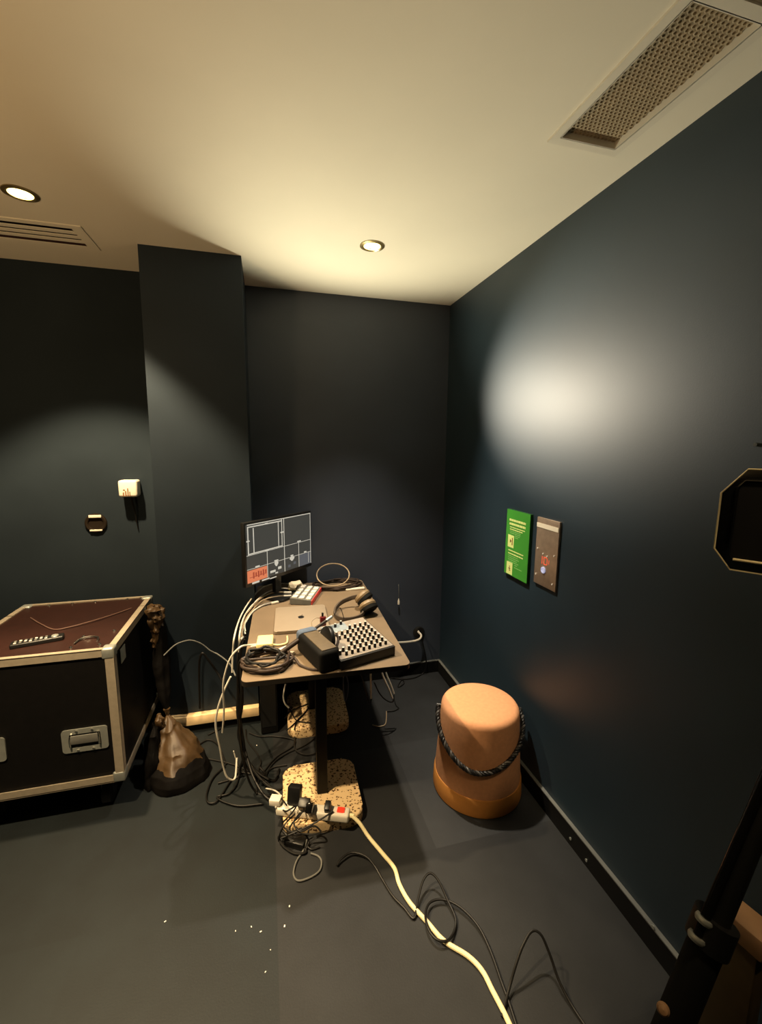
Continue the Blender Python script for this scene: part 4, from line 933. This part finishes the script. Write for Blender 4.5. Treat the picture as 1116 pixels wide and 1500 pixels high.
# butterfly ring and rivets on the lid
cx_, cy_ = -0.800 - (FX0 + FX1) / 2, 2.100 - (FY0 + FY1) / 2
B().tube([(cx_ - 0.045, cy_ - 0.03, FZ1 + 0.002), (cx_ - 0.035, cy_ + 0.012, FZ1 + 0.004), (cx_, cy_ + 0.028, FZ1 + 0.005), (cx_ + 0.035, cy_ + 0.015, FZ1 + 0.004), (cx_ + 0.045, cy_ - 0.025, FZ1 + 0.002)], 0.004).build('lid_ring', M['chrome'], fc)
for px, py in ((-0.845, 2.040), (-0.835, 2.150), (-0.722, 2.190), (-0.736, 2.045), (-1.06, 2.635), (-0.95, 2.638), (-0.79, 2.638), (-0.72, 2.64), (-1.17, 2.63)):
    B().lathe([(0.0, 0.006), (0.005, 0.005), (0.0075, 0.001), (0.0075, -0.002)], 12, Matrix.Translation((px - (FX0 + FX1) / 2, py - (FY0 + FY1) / 2, FZ1 - 0.002))).build('rivet', M['chrome'], fc)

rc = thing('remote_control', 'slim black remote control with shiny buttons lying on the case lid', 'remote', (-1.005, 2.130, FZ1 - 0.003), math.radians(16))
B().box((-0.095, -0.024, 0.0), (0.095, 0.024, 0.020), bevel=0.006, seg=3).build('body', M['black_plastic'], rc)
random.seed(9)
for i in range(7):
    for j in range(3):
        B().box((-0.082 + i * 0.018, -0.016 + j * 0.012, 0.019), (-0.072 + i * 0.018, -0.009 + j * 0.012, 0.0225), bevel=0.0015).build('key', M['grey_foam'] if (i + j) % 3 else M['white_plastic'], rc)
B().lathe([(0.0, 0.0235), (0.012, 0.0235), (0.015, 0.019)], 20, Matrix.Translation((0.062, 0.0, 0))).build('dial', M['alu_grey'], rc)
cable('lid_wire', 'thin pale wire curving across the brown case lid',
      [(-1.176, 2.452, 0.801), (-1.089, 2.353, 0.801), (-0.996, 2.265, 0.801), (-0.932, 2.277, 0.803), (-0.869, 2.313, 0.806), (-0.801, 2.381, 0.804), (-0.726, 2.477, 0.801)], 0.0028, mat('rose_wire', (0.13, 0.075, 0.06), 0.4))

# ---------------------------------------------------------------- cloth bundle hanging from the case corner
from mathutils import noise as mnoise
def drape(keys, name, m, parent, ridge=0.12, lumps=5, seed=1, n=34, seg=64, crumple=0.012, nf=14.0):
    """soft cloth volume: rings (centre, rx, ry, turn) with ridges running down it and small creases"""
    rnd = random.Random(seed); ph = [rnd.uniform(0, 6.28) for _ in range(8)]
    vs, fs = [], []
    for i in range(n):
        t_ = i / (n - 1) * (len(keys) - 1); k = min(int(t_), len(keys) - 2); f = t_ - k; f = f * f * (3 - 2 * f)
        A, C = keys[k], keys[k + 1]
        c = [A[0][q] * (1 - f) + C[0][q] * f for q in range(3)]; rx = A[1] * (1 - f) + C[1] * f; ry = A[2] * (1 - f) + C[2] * f; rot = A[3] * (1 - f) + C[3] * f
        for j in range(seg):
            a = 2 * math.pi * j / seg
            sh = lambda x: 1 - 2 * abs(((x / 6.283) % 1.0) * 2 - 1) ** 0.8       # folded, not wavy
            g = 1 + ridge * (0.6 * sh(lumps * a + ph[0] + 0.6 * i / n) + 0.4 * sh((lumps + 2) * a + ph[1] - 1.1 * i / n) + 0.22 * sh((2 * lumps + 3) * a + ph[2] + 2.0 * i / n))
            x, y = rx * g * math.cos(a), ry * g * math.sin(a)
            p = Vector((c[0] + x * math.cos(rot) - y * math.sin(rot), c[1] + x * math.sin(rot) + y * math.cos(rot), c[2]))
            nn = mnoise.noise(p * nf + Vector((seed, 0, 0))); n2 = abs(mnoise.noise(p * nf * 1.9 + Vector((0, seed, 0))))
            dirn = Vector((x, y, 0)).normalized()
            p += dirn * (crumple * (nn - 1.1 * n2)); p.z += 0.6 * crumple * nn if 0 < i < n - 1 else 0
            p.z = max(p.z, 0.003)
            vs.append(p)
    for i in range(n - 1):
        for j in range(seg): fs.append((i * seg + j, i * seg + (j + 1) % seg, (i + 1) * seg + (j + 1) % seg, (i + 1) * seg + j))
    fs.append(list(range(seg))[::-1]); fs.append([(n - 1) * seg + j for j in range(seg)])
    return B().verts_faces(vs, fs, None, True).build(name, m, parent, True, sharp=40)
cl = thing('cloth_bundle', 'brown and darkened satin cloth hung from the case corner and slumped on the floor', 'cloth', (-0.56, 2.30, 0))
drape([((-0.606, 2.440, 0.822), 0.016, 0.030, 0.3), ((-0.602, 2.435, 0.806), 0.046, 0.066, 0.3), ((-0.598, 2.430, 0.755), 0.040, 0.064, 0.3), ((-0.600, 2.420, 0.69), 0.028, 0.052, 0.3), ((-0.604, 2.410, 0.60), 0.014, 0.030, 0.3)], 'crumpled_top', M['cloth'], cl, 0.22, 3, 5, 30, 48, 0.022, 26)
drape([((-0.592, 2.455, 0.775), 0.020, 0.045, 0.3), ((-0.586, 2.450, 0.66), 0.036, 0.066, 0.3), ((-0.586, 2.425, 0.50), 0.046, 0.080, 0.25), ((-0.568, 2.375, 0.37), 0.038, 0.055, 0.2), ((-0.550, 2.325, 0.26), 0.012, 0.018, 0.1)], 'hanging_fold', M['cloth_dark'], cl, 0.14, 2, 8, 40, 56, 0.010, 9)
drape([((-0.549, 2.320, 0.285), 0.030, 0.024, 0.2), ((-0.549, 2.316, 0.255), 0.014, 0.013, 0.2), ((-0.540, 2.290, 0.205), 0.050, 0.058, 0.1), ((-0.515, 2.245, 0.130), 0.105, 0.105, 0.0), ((-0.492, 2.205, 0.060), 0.145, 0.130, -0.2), ((-0.485, 2.190, 0.035), 0.148, 0.132, -0.3)], 'satin_bag', M['cloth'], cl, 0.13, 3, 14, 46, 72, 0.020, 10)
drape([((-0.490, 2.200, 0.085), 0.105, 0.095, 0.0), ((-0.490, 2.190, 0.060), 0.146, 0.128, -0.2), ((-0.488, 2.180, 0.030), 0.160, 0.138, -0.3), ((-0.485, 2.175, 0.004), 0.166, 0.140, -0.3)], 'shaded_hem', M['cloth_dark'], cl, 0.08, 3, 14, 18, 64, 0.010, 10)  # the case's shadow on the hem painted in as black cloth
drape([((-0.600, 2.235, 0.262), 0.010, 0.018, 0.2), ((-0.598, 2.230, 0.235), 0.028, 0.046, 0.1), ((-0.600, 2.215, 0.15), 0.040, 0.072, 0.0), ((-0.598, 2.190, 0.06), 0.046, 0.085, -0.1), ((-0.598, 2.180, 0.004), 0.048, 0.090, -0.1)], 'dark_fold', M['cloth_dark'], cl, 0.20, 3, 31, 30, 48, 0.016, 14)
drape([((-0.575, 2.270, 0.290), 0.008, 0.010, 0.0), ((-0.578, 2.262, 0.270), 0.024, 0.022, 0.3), ((-0.575, 2.262, 0.235), 0.022, 0.022, 0.5), ((-0.565, 2.270, 0.205), 0.010, 0.012, 0.6)], 'knot', M['cloth'], cl, 0.25, 3, 40, 16, 32, 0.012, 30)

# ---------------------------------------------------------------- tripod and black panel at the right edge
tp = thing('tripod_stand', 'black tripod leg with collar clamp slanting through the lower right corner', 'tripod', (0.97, 0.42, 0))
a_, c_ = Vector((0.950, 0.508, 1.196)), Vector((0.432, 0.455, 0.0))
leg_dir = c_ - a_
B().tube([a_ + leg_dir * 0.0, a_ + leg_dir * 0.42], 0.021, 16, smooth_path=False).build('upper_leg', M['black_plastic'], tp, world=True)
B().tube([a_ + leg_dir * 0.33, a_ + leg_dir * 0.97], 0.028, 16, smooth_path=False).build('lower_leg', M['black_matt'], tp, world=True)
off = Vector((-0.030, 0.0, 0.013))
B().tube([a_ + leg_dir * 0.02 + off * 0.7, a_ + leg_dir * 0.35 + off], 0.0085, 12, smooth_path=False).build('brace_rod', M['black_gloss'], tp, world=True)
for u in (0.325, 0.352):
    B().lathe([(0.009, -0.005), (0.013, -0.005), (0.0145, -0.001), (0.0145, 0.001), (0.013, 0.005), (0.009, 0.005)], 20, aim(a_ + leg_dir * u + off, a_ + leg_dir * (u + 0.1) + off)).build('clamp_ring', M['alu_grey'], tp, world=True)
B().tube([a_ + leg_dir * 0.32, a_ + leg_dir * 0.36], 0.035, 18, smooth_path=False).build('collar', M['black_plastic'], tp, world=True)
kp = Vector((0.641, 0.462, 0.707))
B().lathe([(0.0, 0.010), (0.007, 0.008), (0.010, 0.002), (0.009, -0.004), (0.005, -0.008), (0.005, -0.018), (0.0, -0.018)], 18, aim(kp, kp + Vector((-0.5, -0.4, 0.6)))).build('knob', M['wood_box'], tp, world=True)
B().tube([a_ + leg_dir * 0.96, a_ + leg_dir * 1.0], 0.034, 16, smooth_path=False).build('rubber_foot', M['rubber'], tp, world=True)
B().tube([(0.99, 0.42, 0.55), (0.99, 0.42, 1.46)], 0.016, 16, smooth_path=False).build('column', M['black_plastic'], tp, world=True)
B().tube([(1.0, 0.42, 1.16), (1.15, 0.1, 0.02)], 0.016, 14, smooth_path=False).build('leg', M['black_plastic'], tp, world=True)
B().tube([(0.98, 0.42, 1.16), (0.72, 0.10, 0.02)], 0.016, 14, smooth_path=False).build('leg', M['black_plastic'], tp, world=True)
pn = thing('light_panel', 'black panel with chamfered corners and painted lamplit rim at the right edge', 'light panel', (1.027, 0.60, 1.527))
pn.rotation_euler = (0, 0, math.radians(-58))
# local: x along the panel, -y faces the camera
PWd, PH, CH = 0.26, 0.215, 0.052
def octo(w_, h_, c): return [(-w_ / 2 + c * .75, h_ / 2), (w_ / 2 - c * .75, h_ / 2), (w_ / 2, h_ / 2 - c), (w_ / 2, -h_ / 2 + c * .8), (w_ / 2 - c * .6, -h_ / 2), (-w_ / 2 + c * .6, -h_ / 2), (-w_ / 2, -h_ / 2 + c * .8), (-w_ / 2, h_ / 2 - c)]
Tx = Matrix.Rotation(math.radians(90), 4, 'X')
B().prism(octo(PWd, PH, CH), -0.022, 0.022, Tx, bevel=0.003).build('housing', M['black_gloss'], pn)
o8 = octo(PWd, PH, CH); b = B()
b.tube([(x, -0.022, y) for x, y in o8], 0.0018, 8, closed=True, smooth_path=False); b.build('rim', M['gold_lamplight'], pn)
o8 = octo(PWd * 0.80, PH * 0.78, CH * 0.3); b = B()
b.tube([(x, -0.024, y) for x, y in o8], 0.0030, 8, closed=True, smooth_path=False); b.build('inner_rim', M['black_gloss'], pn)
B().tube([(-PWd * 0.37, -0.0255, -PH * 0.39), (PWd * 0.37, -0.0255, -PH * 0.39)], 0.0030, 8, smooth_path=False).build('lit_lower_edge', M['gold_lamplight'], pn)  # light on the inner rim's lower side, painted gold
B().prism(octo(PWd * 0.79, PH * 0.77, CH * 0.3), 0.0221, 0.0235, Tx).build('dark_face', M['black_matt'], pn)

wb = thing('wooden_wedge', 'brown wooden block behind the tripod leg at the lower right', 'block', (1.068, 0.62, 0.0))
B().box((-0.030, -0.060, 0.52), (0.040, 0.060, 0.575), Matrix.Rotation(math.radians(10), 4, 'Z'), bevel=0.006).build('block', M['wood_box'], wb)
B().box((-0.026, -0.050, 0.0), (0.034, 0.050, 0.52), Matrix.Rotation(math.radians(10), 4, 'Z'), bevel=0.004).build('upright', M['wood_dark'], wb)

# ---------------------------------------------------------------- paper scraps on the floor
random.seed(3)
for k, p in enumerate(((-0.154, 1.343, 0.000), (-0.101, 1.343, 0.000), (-0.069, 1.319, 0.000), (-0.037, 1.254, 0.000), (-0.053, 1.195, 0.000), (0.012, 1.316, 0.000), (0.032, 1.379, 0.000), (-0.397, 1.437, 0.000), (-0.073, 2.477, -0.000), (-0.101, 2.299, 0.000))):
    r_ = random.uniform(0.002, 0.0038)
    o = B().box((-r_, -r_ * 0.6, 0.0002), (r_, r_ * 0.6, 0.0018), Matrix.Rotation(random.uniform(0, 3), 4, 'Z')).build('paper_scrap', M['dust'])
    o.location = (p[0], p[1], 0.0); tag(o, 'tiny white paper scrap lying on the dark floor', 'scrap', 'paper scraps on the floor')
